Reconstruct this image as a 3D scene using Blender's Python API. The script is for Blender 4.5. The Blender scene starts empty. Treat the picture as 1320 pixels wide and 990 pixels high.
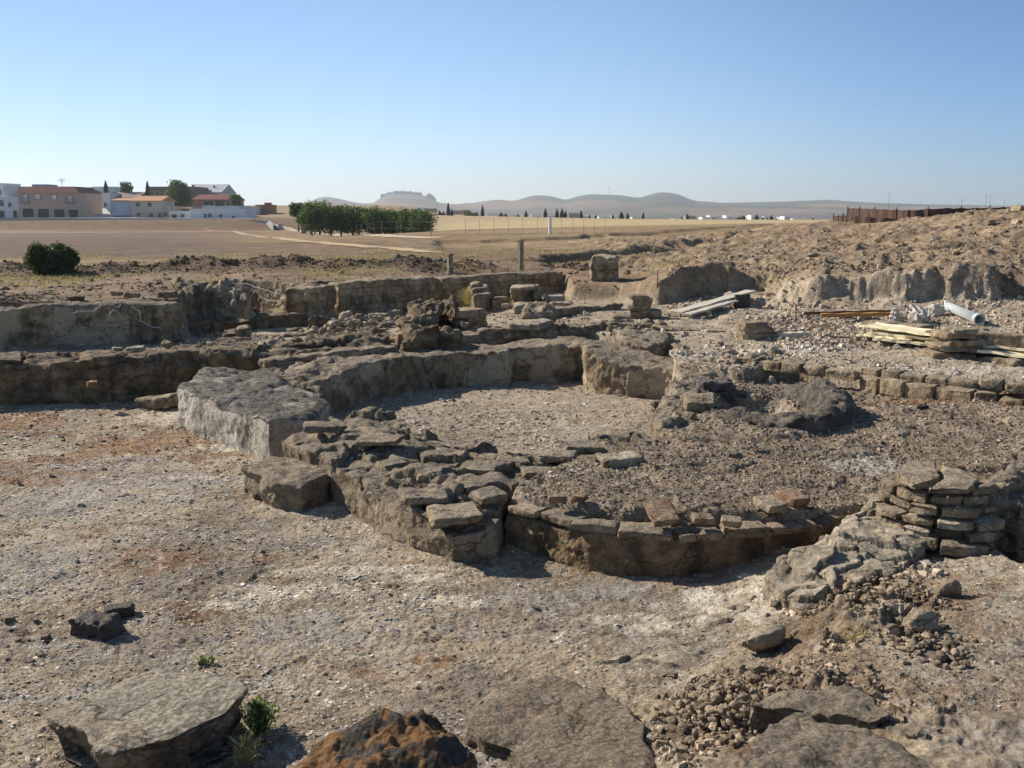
import bpy, bmesh, math, random
import numpy as np
from mathutils import Vector, Matrix
R = math.radians
S = bpy.context.scene
COL = S.collection
# ---------------------------------------------------------------- camera
CAMZ, F = 2.5, 1283.0
PITCH = math.atan((495 - 275) / F)
cam = bpy.data.cameras.new('camera'); camo = bpy.data.objects.new('camera', cam); COL.objects.link(camo)
camo.location = (0, 0, CAMZ); camo.rotation_euler = (R(90) - PITCH, 0, 0)
cam.sensor_width = 36; cam.lens = F / 1320 * 36; cam.clip_start = .05; cam.clip_end = 30000
S.camera = camo
# ---------------------------------------------------------------- light
SUN_EL, SUN_AZ = 33, -61          # azimuth from +Y (view axis) towards +X
w = bpy.data.worlds.new('World'); S.world = w; w.use_nodes = True
nt = w.node_tree; nt.nodes.clear()
sky = nt.nodes.new('ShaderNodeTexSky'); sky.sky_type = 'NISHITA'; sky.sun_disc = False
sky.sun_elevation = R(SUN_EL); sky.sun_rotation = R(SUN_AZ); sky.air_density = 1.0; sky.dust_density = 0.2; sky.ozone_density = 6
sky.altitude = 0
bg = nt.nodes.new('ShaderNodeBackground'); bg.inputs['Strength'].default_value = .075
wo = nt.nodes.new('ShaderNodeOutputWorld')
# the clear sky pales towards the horizon and deepens at right angles to the sun
tc_ = nt.nodes.new('ShaderNodeTexCoord'); sx_ = nt.nodes.new('ShaderNodeSeparateXYZ'); nt.links.new(tc_.outputs['Generated'], sx_.inputs[0])
def wmap(src, a, b, lo, hi):
    q = nt.nodes.new('ShaderNodeMapRange'); q.interpolation_type = 'SMOOTHSTEP'; nt.links.new(src, q.inputs[0])
    for i_, v_ in zip((1, 2, 3, 4), (a, b, lo, hi)): q.inputs[i_].default_value = v_
    return q.outputs[0]
def wmix(f, a, b, mode='MIX'):
    q = nt.nodes.new('ShaderNodeMix'); q.data_type = 'RGBA'; q.blend_type = mode
    for i_, v_ in ((0, f), (6, a), (7, b)):
        if hasattr(v_, 'links'): nt.links.new(v_, q.inputs[i_])
        else: q.inputs[i_].default_value = (*v_, 1) if isinstance(v_, tuple) else v_
    return q.outputs[2]
g1_ = wmix(wmap(sx_.outputs[2], .0, .42, 0, 1), (1.22, 1.22, 1.38), (1.30, 1.15, .93))
g2_ = wmix(wmap(sx_.outputs[0], .05, .5, 0, 1), (1.0, 1.0, 1.0), (.62, .74, .88))
g3_ = wmix(wmap(sx_.outputs[0], -.5, -.05, 0, 1), (.84, .86, .93), (1.06, 1.04, 1.0))
skyc = wmix(1.0, wmix(1.0, wmix(1.0, sky.outputs[0], g1_, 'MULTIPLY'), g2_, 'MULTIPLY'), g3_, 'MULTIPLY')
nt.links.new(skyc, bg.inputs[0]); nt.links.new(bg.outputs[0], wo.inputs[0])
sl = bpy.data.lights.new('sun', 'SUN'); sl.energy = 5.0; sl.angle = R(.5); sl.color = (1, .91, .79)
so = bpy.data.objects.new('sun', sl); COL.objects.link(so)
sd = Vector((math.sin(R(SUN_AZ)) * math.cos(R(SUN_EL)), math.cos(R(SUN_AZ)) * math.cos(R(SUN_EL)), math.sin(R(SUN_EL))))
so.rotation_euler = sd.to_track_quat('Z', 'Y').to_euler()
vs = S.view_settings; S.display_settings.display_device = 'sRGB'
vs.view_transform = 'Standard'; vs.look = 'None'; vs.gamma = 1; vs.exposure = 0.6; vs.use_curve_mapping = False
S.cycles.max_bounces = 5; S.cycles.volume_bounces = 0; S.cycles.transparent_max_bounces = 6
S.cycles.use_adaptive_sampling = True; S.cycles.adaptive_threshold = .02; S.cycles.use_denoising = True
# ---------------------------------------------------------------- picture -> place
cp, sp_ = math.cos(PITCH), math.sin(PITCH)
def ray(px, py):
    a = (px - 660) / F; b = -(py - 495) / F
    return np.array([a, cp + b * sp_, -sp_ + b * cp])
def P(px, py, z=0.0):
    r = ray(px, py); t = (z - CAMZ) / r[2]; return np.array([r[0] * t, r[1] * t, z])
def D(px, py, d):
    r = ray(px, py); t = d / r[1]; return np.array([r[0] * t, d, CAMZ + r[2] * t])
# ---------------------------------------------------------------- noise (numpy)
def _h(ix, iy, iz, s):
    h = (ix.astype(np.int64) * 374761393 + iy.astype(np.int64) * 668265263 + iz.astype(np.int64) * 2147483647 + s * 974711) & 0xffffffff
    h = ((h ^ (h >> 13)) * 1274126177) & 0xffffffff
    h = ((h ^ (h >> 15)) * 2246822519) & 0xffffffff
    return ((h ^ (h >> 16)) & 0xffffff).astype(np.float32) / 16777215.0
def vn(x, y, z, s=0):
    x0 = np.floor(x); y0 = np.floor(y); z0 = np.floor(z)
    fx = x - x0; fy = y - y0; fz = z - z0
    fx = fx * fx * (3 - 2 * fx); fy = fy * fy * (3 - 2 * fy); fz = fz * fz * (3 - 2 * fz)
    r = 0
    for i in (0, 1):
        for j in (0, 1):
            for k in (0, 1):
                r = r + _h(x0 + i, y0 + j, z0 + k, s) * (fx if i else 1 - fx) * (fy if j else 1 - fy) * (fz if k else 1 - fz)
    return r * 2 - 1
def vn2(x, y, s=0):
    x0 = np.floor(x); y0 = np.floor(y); fx = x - x0; fy = y - y0
    fx = fx * fx * (3 - 2 * fx); fy = fy * fy * (3 - 2 * fy); r = 0; zz = np.zeros_like(x0)
    for i in (0, 1):
        for j in (0, 1):
            r = r + _h(x0 + i, y0 + j, zz, s) * (fx if i else 1 - fx) * (fy if j else 1 - fy)
    return r * 2 - 1
def fbm(x, y, z, sc, o=4, s=0, g=.5):
    r = 0; a = 1.; x = x / sc; y = y / sc; z = z / sc
    for i in range(o):
        r = r + a * vn(x, y, z, s + i); a *= g
        x, y, z = x * 1.6 + y * 1.2 + 3.1, y * 1.6 - x * 1.2 + 7.7, z * 2.03 + 1.3
    return r
def fbm2(x, y, sc, o=4, s=0, g=.5):
    r = 0; a = 1.; x = x / sc; y = y / sc
    for i in range(o):
        r = r + a * vn2(x, y, s + i); a *= g
        x, y = x * 1.6 + y * 1.2 + 3.1, y * 1.6 - x * 1.2 + 7.7
    return r
def cell2(x, y, sc, s=0):
    """F1, F2, cell id of a 2D cell pattern"""
    x = x / sc; y = y / sc; x0 = np.floor(x); y0 = np.floor(y)
    f1 = np.full_like(x, 9.); f2 = np.full_like(x, 9.); cid = np.zeros_like(x); zz = np.zeros_like(x)
    for i in (-1, 0, 1):
        for j in (-1, 0, 1):
            cx = x0 + i; cy = y0 + j
            px = cx + .1 + .8 * _h(cx, cy, zz, s + 11); py = cy + .1 + .8 * _h(cx, cy, zz, s + 12)
            d = np.hypot(px - x, py - y); c = _h(cx, cy, zz, s + 13)
            n = d < f1
            f2 = np.where(n, f1, np.minimum(f2, d)); cid = np.where(n, c, cid); f1 = np.where(n, d, f1)
    return f1, f2, cid
def sstep(a, b, x):
    t = np.clip((x - a) / (b - a), 0, 1); return t * t * (3 - 2 * t)
def sdf(x, y, poly):
    """signed distance, + inside"""
    poly = np.asarray(poly)[:, :2]; d = np.full(x.shape, 1e9); ins = np.zeros(x.shape, bool); n = len(poly)
    for i in range(n):
        ax, ay = poly[i]; bx, by = poly[(i + 1) % n]; ex, ey = bx - ax, by - ay; L = ex * ex + ey * ey + 1e-12
        t = np.clip(((x - ax) * ex + (y - ay) * ey) / L, 0, 1)
        d = np.minimum(d, (x - ax - t * ex) ** 2 + (y - ay - t * ey) ** 2)
        c = ((ay > y) != (by > y)) & (x < ex * (y - ay) / (ey if abs(ey) > 1e-9 else 1e-9) + ax); ins ^= c
    return np.where(ins, 1, -1) * np.sqrt(d)
# ---------------------------------------------------------------- terrain
class TPS:
    def __init__(s, pts, lam=1e-3):
        q = np.array(pts, float); s.u = np.c_[q[:, 0] / (q[:, 1] + 2), np.log(q[:, 1] + 2) * .6]
        n = len(q); K = s.k(s.u, s.u) + np.eye(n) * lam; Pm = np.c_[np.ones(n), s.u]
        A = np.block([[K, Pm], [Pm.T, np.zeros((3, 3))]]); s.w = np.linalg.solve(A, np.r_[q[:, 2], 0, 0, 0])
    def k(s, a, b):
        r2 = ((a[:, None, :] - b[None]) ** 2).sum(-1) + 1e-12; return .5 * r2 * np.log(r2)
    def __call__(s, x, y):
        sh = x.shape; u = np.c_[(x / (y + 2)).ravel(), np.log(y + 2).ravel() * .6]; out = np.empty(len(u))
        for i in range(0, len(u), 100000):
            v = u[i:i + 100000]; out[i:i + 100000] = s.k(v, s.u) @ s.w[:-3] + s.w[-3] + v @ s.w[-2:]
        return out.reshape(sh)
zc = lambda L: [P(a, b, c) for a, b, c in L]
dc = lambda L: [D(a, b, c) for a, b, c in L]
T_FLOOR = TPS(zc([(0, 990, 0), (300, 990, 0), (640, 990, .05), (0, 700, 0), (300, 700, 0), (600, 780, 0), (900, 760, .02), (0, 520, .0), (200, 520, 0),
    (-500, 700, 0), (-500, 500, 0), (1000, 990, .30), (1320, 990, .44), (1320, 800, .42), (1150, 780, .34), (880, 900, .14), (1020, 810, .2), (1900, 800, .35), (1900, 600, .35),
    (1250, 700, .3), (500, 560, .05), (700, 600, .05), (1100, 600, .3)]) + [(-6, -1, 0), (6, -1, .3), (0, -1, .1), (0, 1, .1), (0, 20, .1), (15, 20, .4), (-15, 18, .0)])
T_MID = TPS(zc([(-300, 460, .5), (0, 460, .5), (230, 445, .45), (300, 425, .33), (400, 402, .33), (450, 440, .5), (540, 445, .5), (640, 446, .5), (560, 395, .42), (620, 392, .5),
    (700, 386, .62), (735, 378, .65), (800, 388, .68), (900, 400, .7), (1000, 400, .72), (1100, 405, .75), (1320, 420, .78), (1600, 420, .8), (950, 445, .56), (1100, 460, .55), (1320, 480, .52), (1700, 500, .5), (860, 455, .5)]) + [(0, 1, .3), (-20, 30, .4), (20, 30, .8)])
T_HIGH = TPS(dc([(0, 350, 27), (-200, 352, 27), (100, 355, 27), (560, 335, 32), (240, 345, 28), (400, 338, 30), (730, 338, 30), (800, 330, 33), (720, 315, 50), (600, 322, 45), (880, 312, 48), (930, 303, 60),
    (925, 337, 21.8), (960, 339, 21.8), (880, 352, 21.6), (835, 360, 23), (990, 350, 21), (1040, 347, 19.6), (1180, 343, 19.3), (1320, 342, 19.2), (1500, 340, 19), (1060, 318, 30), (1000, 322, 32), (940, 318, 38),
    (1120, 305, 34), (1220, 297, 34), (1320, 284, 34), (1500, 265, 34), (1230, 283, 46), (1320, 274, 44), (1500, 255, 46), (1150, 292, 48), (1080, 287, 62), (1200, 279, 62), (1320, 276, 62), (1500, 272, 65), (1010, 291, 70),
    (700, 300, 77), (700, 284, 240), (600, 285, 240), (900, 286, 150), (1000, 286, 150), (1000, 284, 240), (1200, 284, 200), (600, 296, 95), (820, 296, 90),
    (100, 320, 56), (300, 318, 56), (150, 305, 100), (450, 305, 98), (330, 307, 100), (-100, 320, 56), (-100, 305, 100), (500, 303, 105), (430, 320, 52),
    (0, 298, 185), (150, 298, 185), (300, 298, 185), (-200, 298, 185), (420, 298, 170), (420, 290, 260)])
    + zc([(0, 385, 1.08), (230, 380, 1.08), (-300, 388, 1.08), (320, 358, 1.1), (560, 352, 1.08), (730, 348, 1.05)])
    + [(-60, 400, 3.5), (-140, 260, 2), (0, 500, -1), (200, 500, -1), (-400, 1000, -3), (400, 1000, -6), (0, 1500, -8), (1500, 3000, -8), (-1500, 3000, -8), (0, 5000, -8), (60, 60, 2.6), (-40, 30, 1), (-60, 20, .9), (60, 20, 1), (0, 1, .5)])
def poly(L, z): return np.array([P(*q) if len(q) == 3 else P(q[0], q[1], z) for q in L])
# excavated ground: everything near, up to this line
EXC = np.vstack([poly([(-900, 400), (0, 392), (232, 388), (240, 368), (300, 361), (400, 366), (560, 358), (730, 352), (742, 362), (800, 364)], 1.05),
    poly([(850, 378, .9), (885, 382, .8), (960, 380, .8), (990, 380, .82), (1010, 385, .82), (1050, 389, .82), (1150, 391, .84), (1250, 393, .85), (1330, 396, .85), (1700, 400, .85)], .7),
    [(30, -6, 0), (-30, -6, 0)]])
# middle terrace behind the pool and the long step wall
MID = np.vstack([poly([(-600, 484), (-200, 479), (0, 470), (230, 461), (340, 457), (400, 462), (425, 468), (440, 464), (560, 459), (660, 452), (755, 452), (862, 470), (960, 476), (1020, 470), (1100, 480), (1200, 491), (1320, 505), (1800, 560)], .5), [(60, 40, 0), (-60, 40, 0)]])
PLAT = poly([(655, 640), (700, 650), (800, 665), (900, 672), (1000, 668), (1060, 662), (1130, 650), (1200, 625), (1320, 600), (1700, 640), (1900, 560), (1320, 505), (1100, 480), (1020, 470), (960, 468), (870, 478), (858, 520), (845, 560), (790, 590), (720, 596), (655, 625)], .37)
POOL = poly([(425, 540), (430, 500), (560, 478), (660, 470), (750, 470), (865, 490), (868, 525), (830, 545), (800, 570), (700, 588), (560, 592), (500, 570)], .0)
FRONT = poly([(430, 560), (530, 575), (700, 585), (800, 575), (840, 560), (850, 600), (700, 610), (655, 640), (655, 690), (600, 690), (480, 620)], .1)
RINGC = P(985, 516, .45)
def terrain(x, y, det=True):
    y = np.maximum(y, -1.5)
    wob = fbm2(x, y, .6, 3, 5) * .07 if det else 0
    hi = T_HIGH(x, y); hi = np.where(y < 12, .5, hi)
    fl = T_FLOOR(x, y); md = T_MID(x, y)
    e = sdf(x, y, EXC)
    if det:
        # gullied scarps on the right, low rubbly berm on the left
        gul = fbm2(x + fbm2(x, y, .5, 3, 23) * .3, y * .4, 1.5, 5, 21) * .55 + (np.abs(fbm2(x + fbm2(x, y, .3, 2, 26) * .2, y * .35, .6, 4, 27)) - .4) * .28 + fbm2(x, y, .25, 4, 24) * .12
        scar = sstep(3, 5, x) * sstep(14, 17, y)
        e = e + scar * gul * .5
        hi = hi + sstep(2.5, 4, x) * sstep(14, 18, y) * (1 - sstep(55, 80, y)) * (fbm2(x, y, 2.6, 5, 31) * .17 + np.maximum(0, fbm2(x, y, .5, 3, 34)) * .10 + np.maximum(0, fbm2(x, y, .22, 3, 35)) * .05)
    berm = P(0, 350, 1.05)[1]
    bl = (y - (26.2 - .012 * (x + 12) ** 2)) / .8
    hi = hi + np.exp(-bl * bl) * .24 * (1 - sstep(-1.5, 1, x)) * (1 + (fbm2(x, y, .5, 4, 41) * .5 if det else 0))
    rr_ = sstep(3, 5, x); up = 1 - sstep(-.04, .15 + .2 * rr_, e)
    talus = np.clip(1 - e / 1.3, 0, 1) ** 1.5 * rr_ * sstep(14, 17, y) * (1 - up) * (.75 + (fbm2(x, y, .5, 4, 25) * .4 if det else 0))
    # bank steps in the field
    m = sstep(-.04, .1, sdf(x, y, MID) + wob)
    lo = fl * (1 - m) + md * m
    pl = sstep(-.05, .1, sdf(x, y, PLAT) + wob)
    pz = .36 + .02 * np.sin(x * 1.3) + (fbm2(x, y, .35, 4, 51) * .018 if det else 0)
    pz = pz + np.clip((y - 10) * .015, 0, .1) * (1 - sstep(2, 3.5, x)) - .07 * sstep(2.4, 3.6, x) * sstep(10.5, 12, y)
    lo = lo * (1 - pl) + np.where(m > .5, lo, pz) * pl
    lo = lo + (.0 - lo) * sstep(-.03, .08, sdf(x, y, POOL)) 
    # circular mortar ring and its basin
    rx = (x - RINGC[0]) / .86; ry = (y - RINGC[1]) / 1.12; rr = np.hypot(rx, ry)
    if det: rr = rr + fbm2(x, y, .3, 3, 61) * .05
    front = sstep(-.2, .5, -ry + .3 * rx)
    lo = lo + (.07 * np.exp(-((rr - .86) / .2) ** 2) * (.5 + .5 * front) - .15 * (1 - sstep(.48, .72, rr))) * sstep(7, 8, y)
    # hole beside the pier
    lo = lo - .75 * sstep(-.06, .15, sdf(x, y, HOLE))
    z = lo * (1 - up) + hi * up + talus * np.maximum(hi - lo, 0) * .45
    # embankment under the far road
    eb = sstep(186, 196, y + x * .05) * (1 - sstep(-54, -38, x)) * (1 - sstep(420, 800, y))
    z = z * (1 - eb) + eb * (1.35 + np.maximum(y - 200, 0) * .01)
    rise = sstep(215, 330, y) * (1 - sstep(-50, -20, x)) * (1 - sstep(420, 800, y)); z = z + rise * 2.2
    z = z - .32 * sstep(-.3, .5, sdf(x, y, LOWC) + (fbm2(x, y, 2, 3, 91) * .6 if det else 0)) - .25 * sstep(-.3, .6, sdf(x, y, LOWD) + (fbm2(x, y, 2, 3, 92) * .5 if det else 0))
    if det:
        near = 1 - sstep(12, 30, y)
        rough = .6 + .4 * sstep(-.3, .4, fbm2(x, y, 1.4, 3, 71))
        n = fbm2(x, y, .45, 4, 72) * .014
        # flaky crust
        t = fbm2(x, y, .16, 5, 73); n = n + np.round(t * 3) / 3 * .007 * rough
        n = n + fbm2(x, y, .045, 3, 74, .6) * .006 * rough
        # rubbly earth on the right
        rub = sdf(x, y, RUB); rub = sstep(-.1, .35, rub + fbm2(x, y, .5, 3, 75) * .25)
        f1, f2, c = cell2(x + fbm2(x, y, .1, 2, 77) * .03, y, .085, 76)
        f1b, f2b, cb = cell2(x, y, .19, 78)
        n = n + rub * ((.55 - f1) * .05 * (c > .35) + (.5 - f1b) * .09 * (cb > .6) + fbm2(x, y, .5, 3, 79) * .05 + np.maximum(0, fbm2(x + fbm2(x, y, .1, 2, 93) * .05, y, .13, 4, 94, .6)) * .055)
        n2 = fbm2(x, y, 1.5, 5, 81) * .035 * sstep(14, 22, y)
        n3 = fbm2(x, y, .35, 4, 82) * .03 * sstep(2, 4, x) * sstep(14, 17, y)
        far = fbm2(x, y, 12, 4, 83) * .06 * sstep(40, 80, y)
        led = fbm2(x, y, 1.3, 5, 86); led2 = fbm2(x + 9, y, .6, 4, 87)
        n = n + sstep(-.03, .05, led) * (.016 * pl + .008) + sstep(.2, .25, led2) * (.012 * pl + .007) + (fbm2(x, y, .09, 3, 88, .6) * .008 + fbm2(x, y, .3, 3, 89) * .010) * np.maximum(pl, m * .5)
        z = z + n * near + (n2 + n3) * (1 - sstep(60, 120, y)) + far
    return z
LOWC = poly([(690, 331), (780, 327), (860, 321), (925, 313), (960, 306), (955, 318), (900, 332), (835, 345), (760, 352), (735, 346), (700, 342)], .95)
LOWD = poly([(560, 306), (700, 305), (830, 301), (1000, 292), (1010, 297), (940, 303), (850, 310), (760, 316), (640, 320), (560, 318)], 1.0)
HOLE = poly([(1275, 690), (1300, 650), (1400, 640), (1420, 720), (1310, 735)], .3)
RUB = poly([(850, 990), (800, 900), (930, 850), (1010, 770), (1080, 730), (1200, 735), (1240, 790), (1200, 830), (1180, 900), (1240, 990)], .28)
def hit(px, py, det=False):
    r = ray(px, py); t = np.geomspace(1.5, 4000, 2500); x = r[0] * t; y = r[1] * t; z = CAMZ + r[2] * t
    g = terrain(x, y, det); i = np.argmax(z < g)
    if i == 0: i = len(t) - 1
    a, b = z[i - 1] - g[i - 1], g[i] - z[i]; k = a / (a + b + 1e-9); tt = t[i - 1] + (t[i] - t[i - 1]) * k
    return np.array([r[0] * tt, r[1] * tt, CAMZ + r[2] * tt])
def gz(x, y, det=True): return float(terrain(np.array([float(x)]), np.array([float(y)]), det)[0])
# ---------------------------------------------------------------- object helpers
def tag(o, label=None, cat=None, group=None, kind=None):
    if label: o['label'] = label
    if cat: o['category'] = cat
    if group: o['group'] = group
    if kind: o['kind'] = kind
    elif label and cat: o['kind'] = 'thing'
    return o
def empty(name, loc=(0, 0, 0), rz=0, label=None, cat=None, group=None):
    o = bpy.data.objects.new(name, None); COL.objects.link(o); o.location = loc; o.rotation_euler = (0, 0, rz)
    return tag(o, label, cat, group)
def np_mesh(name, v, f, mat=None, parent=None, smooth=False, loc=None):
    """v (n,3) array; f (m,k) int array or list"""
    me = bpy.data.meshes.new(name); v = np.asarray(v, np.float32)
    if loc is not None: v = v - np.asarray(loc, np.float32)
    f = np.asarray(f, np.int32); k = f.shape[1]
    me.vertices.add(len(v)); me.vertices.foreach_set('co', v.ravel())
    me.loops.add(f.size); me.loops.foreach_set('vertex_index', f.ravel())
    me.polygons.add(len(f)); me.polygons.foreach_set('loop_start', np.arange(0, f.size, k, dtype=np.int32))
    me.update(calc_edges=True)
    me.polygons.foreach_set('use_smooth', np.full(len(f), bool(smooth)))
    if mat: me.materials.append(mat)
    o = bpy.data.objects.new(name, me); COL.objects.link(o)
    if parent: o.parent = parent
    if loc is not None: o.location = loc
    return o
def bm_obj(name, bm, mat=None, parent=None, smooth=False):
    me = bpy.data.meshes.new(name); bmesh.ops.recalc_face_normals(bm, faces=bm.faces); bm.to_mesh(me); bm.free()
    if smooth: me.polygons.foreach_set('use_smooth', np.ones(len(me.polygons), bool))
    if mat: me.materials.append(mat)
    o = bpy.data.objects.new(name, me); COL.objects.link(o)
    if parent: o.parent = parent
    return o
def box(bm, x0, x1, y0, y1, z0, z1, M=None):
    vs_ = [bm.verts.new((x, y, z)) for z in (z0, z1) for x, y in ((x0, y0), (x1, y0), (x1, y1), (x0, y1))]
    if M is not None:
        for q in vs_: q.co = M @ q.co
    for f in ((3, 2, 1, 0), (4, 5, 6, 7), (0, 1, 5, 4), (1, 2, 6, 5), (2, 3, 7, 6), (3, 0, 4, 7)): bm.faces.new([vs_[i] for i in f])
    return vs_
def tube(bm, a, b, r, n=8, r2=None):
    a = Vector(a); b = Vector(b); d = (b - a); q = d.to_track_quat('Z', 'Y').to_matrix().to_4x4()
    bmesh.ops.create_cone(bm, cap_ends=True, segments=n, radius1=r, radius2=r if r2 is None else r2, depth=d.length, matrix=Matrix.Translation((a + b) / 2) @ q)
def copy_tree(o, parent=None):
    c = o.copy(); COL.objects.link(c)
    if parent: c.parent = parent
    for ch in [q for q in KIDS.get(o.name, [])]: copy_tree(ch, c)
    return c
KIDS = {}
# ---------------------------------------------------------------- materials
class NB:
    def __init__(s, name):
        s.m = bpy.data.materials.new(name); s.m.use_nodes = True; s.t = s.m.node_tree; s.t.nodes.clear()
        s.out = s.n('OutputMaterial'); s.b = s.n('BsdfPrincipled'); s.l(s.b.outputs[0], s.out.inputs[0])
        s.b.inputs['Roughness'].default_value = .95; s.b.inputs['Specular IOR Level'].default_value = .2
    def n(s, t, **k):
        q = s.t.nodes.new('ShaderNode' + t)
        for a, b in k.items(): setattr(q, a, b)
        return q
    def l(s, a, b): s.t.links.new(a, b)
    def set(s, i, v):
        if hasattr(v, 'links') or hasattr(v, 'is_output'): s.l(v, i)
        else: i.default_value = (*v, 1) if isinstance(v, tuple) and len(v) == 3 and i.type == 'RGBA' else v
    def pos(s): return s.n('NewGeometry').outputs['Position']
    def obj(s): return s.n('TexCoord').outputs['Object']
    def mapp(s, v, sc):
        q = s.n('Mapping'); s.l(v, q.inputs[0]); q.inputs['Scale'].default_value = sc; return q.outputs[0]
    def noise(s, v, sc, det=4, rough=.55, dist=0):
        q = s.n('TexNoise'); s.l(v, q.inputs['Vector']); q.inputs['Scale'].default_value = sc; q.inputs['Detail'].default_value = det
        q.inputs['Roughness'].default_value = rough; q.inputs['Distortion'].default_value = dist; return q.outputs[0]
    def vor(s, v, sc, feat='F1', out=0):
        q = s.n('TexVoronoi', feature=feat); s.l(v, q.inputs['Vector']); q.inputs['Scale'].default_value = sc; return q.outputs[out]
    def ramp(s, f, a, b, lo=0., hi=1.):
        q = s.n('MapRange', interpolation_type='SMOOTHSTEP'); s.set(q.inputs[0], f)
        for i, v in zip((1, 2, 3, 4), (a, b, lo, hi)): q.inputs[i].default_value = v
        return q.outputs[0]
    def math(s, op, a, b=0.):
        q = s.n('Math', operation=op); s.set(q.inputs[0], a); s.set(q.inputs[1], b); return q.outputs[0]
    def mix(s, f, a, b, mode='MIX'):
        q = s.n('Mix', data_type='RGBA', blend_type=mode); s.set(q.inputs[0], f); s.set(q.inputs[6], a); s.set(q.inputs[7], b); return q.outputs[2]
    def bump(s, h, dist, st=1., prev=None):
        q = s.n('Bump'); q.inputs['Strength'].default_value = st; q.inputs['Distance'].default_value = dist; s.l(h, q.inputs['Height'])
        if prev is not None: s.l(prev, q.inputs['Normal'])
        return q.outputs[0]
    def done(s, c, nrm=None, rough=None):
        s.set(s.b.inputs['Base Color'], c)
        if nrm is not None: s.l(nrm, s.b.inputs['Normal'])
        if rough is not None: s.b.inputs['Roughness'].default_value = rough
        return s.m
    def nz(s):
        q = s.n('SeparateXYZ'); s.l(s.n('NewGeometry').outputs['Normal'], q.inputs[0]); return q.outputs[2]
def tint(c, k): return tuple(min(1, x * k) for x in c)
def rock_mat(name, base, base2, crust=(.12, .11, .10), crust_amt=.8, crust_lo=.2, plaster=None, stain=(.07, .05, .035), stain_amt=.6, orange=0, bumpd=.012, sc=1.0, white=.25, rows=None):
    b = NB(name); p = b.pos()
    n1 = b.noise(p, 1.7 * sc, 5, .6); n2 = b.noise(p, 9 * sc, 6, .65); n3 = b.noise(p, 45 * sc, 4, .6)
    c = b.mix(b.ramp(n1, .35, .65), base, base2)
    c = b.mix(b.ramp(n2, .3, .7), tint(base, .55), c)
    # vertical stains on upright faces
    st = b.noise(b.mapp(p, (5 * sc, 5 * sc, 1.1 * sc)), 1., 5, .6)
    st2 = b.noise(p, 2.6 * sc, 5, .6)
    sf = b.math('MULTIPLY', b.ramp(b.math('ADD', st, b.math('MULTIPLY', st2, .7)), .78, 1.0), stain_amt)
    c = b.mix(sf, c, stain)
    if plaster:
        c = b.mix(b.math('MULTIPLY', b.ramp(b.noise(p, 1.1 * sc, 5, .6), .48, .56), .85), c, plaster)
    if rows:
        # courses of squared stone: colour varies from block to block, joints darker
        tc = b.obj(); sx = b.n('SeparateXYZ'); b.l(tc, sx.inputs[0]); cx = b.n('CombineXYZ'); b.l(sx.outputs[0], cx.inputs[0]); b.l(sx.outputs[2], cx.inputs[1])
        wv = b.n('VectorMath', operation='ADD'); b.l(cx.outputs[0], wv.inputs[0])
        nn = b.n('VectorMath', operation='SCALE'); q = b.n('TexNoise'); b.l(tc, q.inputs['Vector']); q.inputs['Scale'].default_value = 3; b.l(q.outputs[1], nn.inputs[0]); nn.inputs['Scale'].default_value = .04
        b.l(nn.outputs[0], wv.inputs[1])
        br = b.n('TexBrick'); b.l(wv.outputs[0], br.inputs['Vector']); br.inputs['Scale'].default_value = 1; br.inputs['Mortar Size'].default_value = .012
        br.inputs['Mortar Smooth'].default_value = .6; br.inputs['Brick Width'].default_value = rows[0]; br.inputs['Row Height'].default_value = rows[1]; br.inputs['Bias'].default_value = -.2
        br.inputs['Color1'].default_value = (.75, .72, .68, 1); br.inputs['Color2'].default_value = (1.35, 1.25, 1.1, 1); br.inputs['Mortar'].default_value = (.45, .42, .4, 1)
        c = b.mix(.8, c, br.outputs[0], 'MULTIPLY')
    # weathered crust on upward faces
    nz = b.nz()
    cf = b.math('ADD', nz, b.math('MULTIPLY', b.math('SUBTRACT', n2, .5), 1.6))
    cf = b.math('ADD', cf, b.math('MULTIPLY', b.math('SUBTRACT', n1, .5), 1.2))
    cf = b.math('MULTIPLY', b.ramp(cf, crust_lo, crust_lo + .55), crust_amt)
    cc = b.mix(b.ramp(n3, .35, .7), tint(crust, .6), tint(crust, 1.5))
    c = b.mix(cf, c, cc)
    # lichen and dust blotches
    bl = b.noise(p, 3.3 * sc, 7, .7, .4); c = b.mix(b.math('MULTIPLY', b.ramp(bl, .54, .60), .35), c, tint(base2, 1.15)); c = b.mix(b.math('MULTIPLY', b.ramp(b.noise(p, 5.7 * sc, 7, .72, .6), .56, .61), .5), c, (.10, .088, .07))
    # fracture lines
    wv_ = b.n('VectorMath', operation='ADD'); b.l(p, wv_.inputs[0]); q_ = b.n('TexNoise'); b.l(p, q_.inputs['Vector']); q_.inputs['Scale'].default_value = 3.5; q_.inputs['Detail'].default_value = 5
    ns_ = b.n('VectorMath', operation='SCALE'); b.l(q_.outputs[1], ns_.inputs[0]); ns_.inputs['Scale'].default_value = .35; b.l(ns_.outputs[0], wv_.inputs[1])
    ck = b.vor(b.mapp(wv_.outputs[0], (2.1 * sc, 2.1 * sc, 4.2 * sc)), 1., 'DISTANCE_TO_EDGE'); crk = b.math('MULTIPLY', b.ramp(ck, .0, .022, 1., 0.), b.ramp(b.noise(p, 1.9, 3), .42, .52)); c = b.mix(b.math('MULTIPLY', crk, .5), c, (.04, .033, .026))
    # pale flecks
    v = b.vor(p, 60 * sc, out=0); vf = b.math('MULTIPLY', b.ramp(v, .28, .12), b.ramp(b.noise(p, 14 * sc, 3), .45, .65))
    c = b.mix(b.math('MULTIPLY', vf, white), c, (.55, .52, .46))
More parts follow.
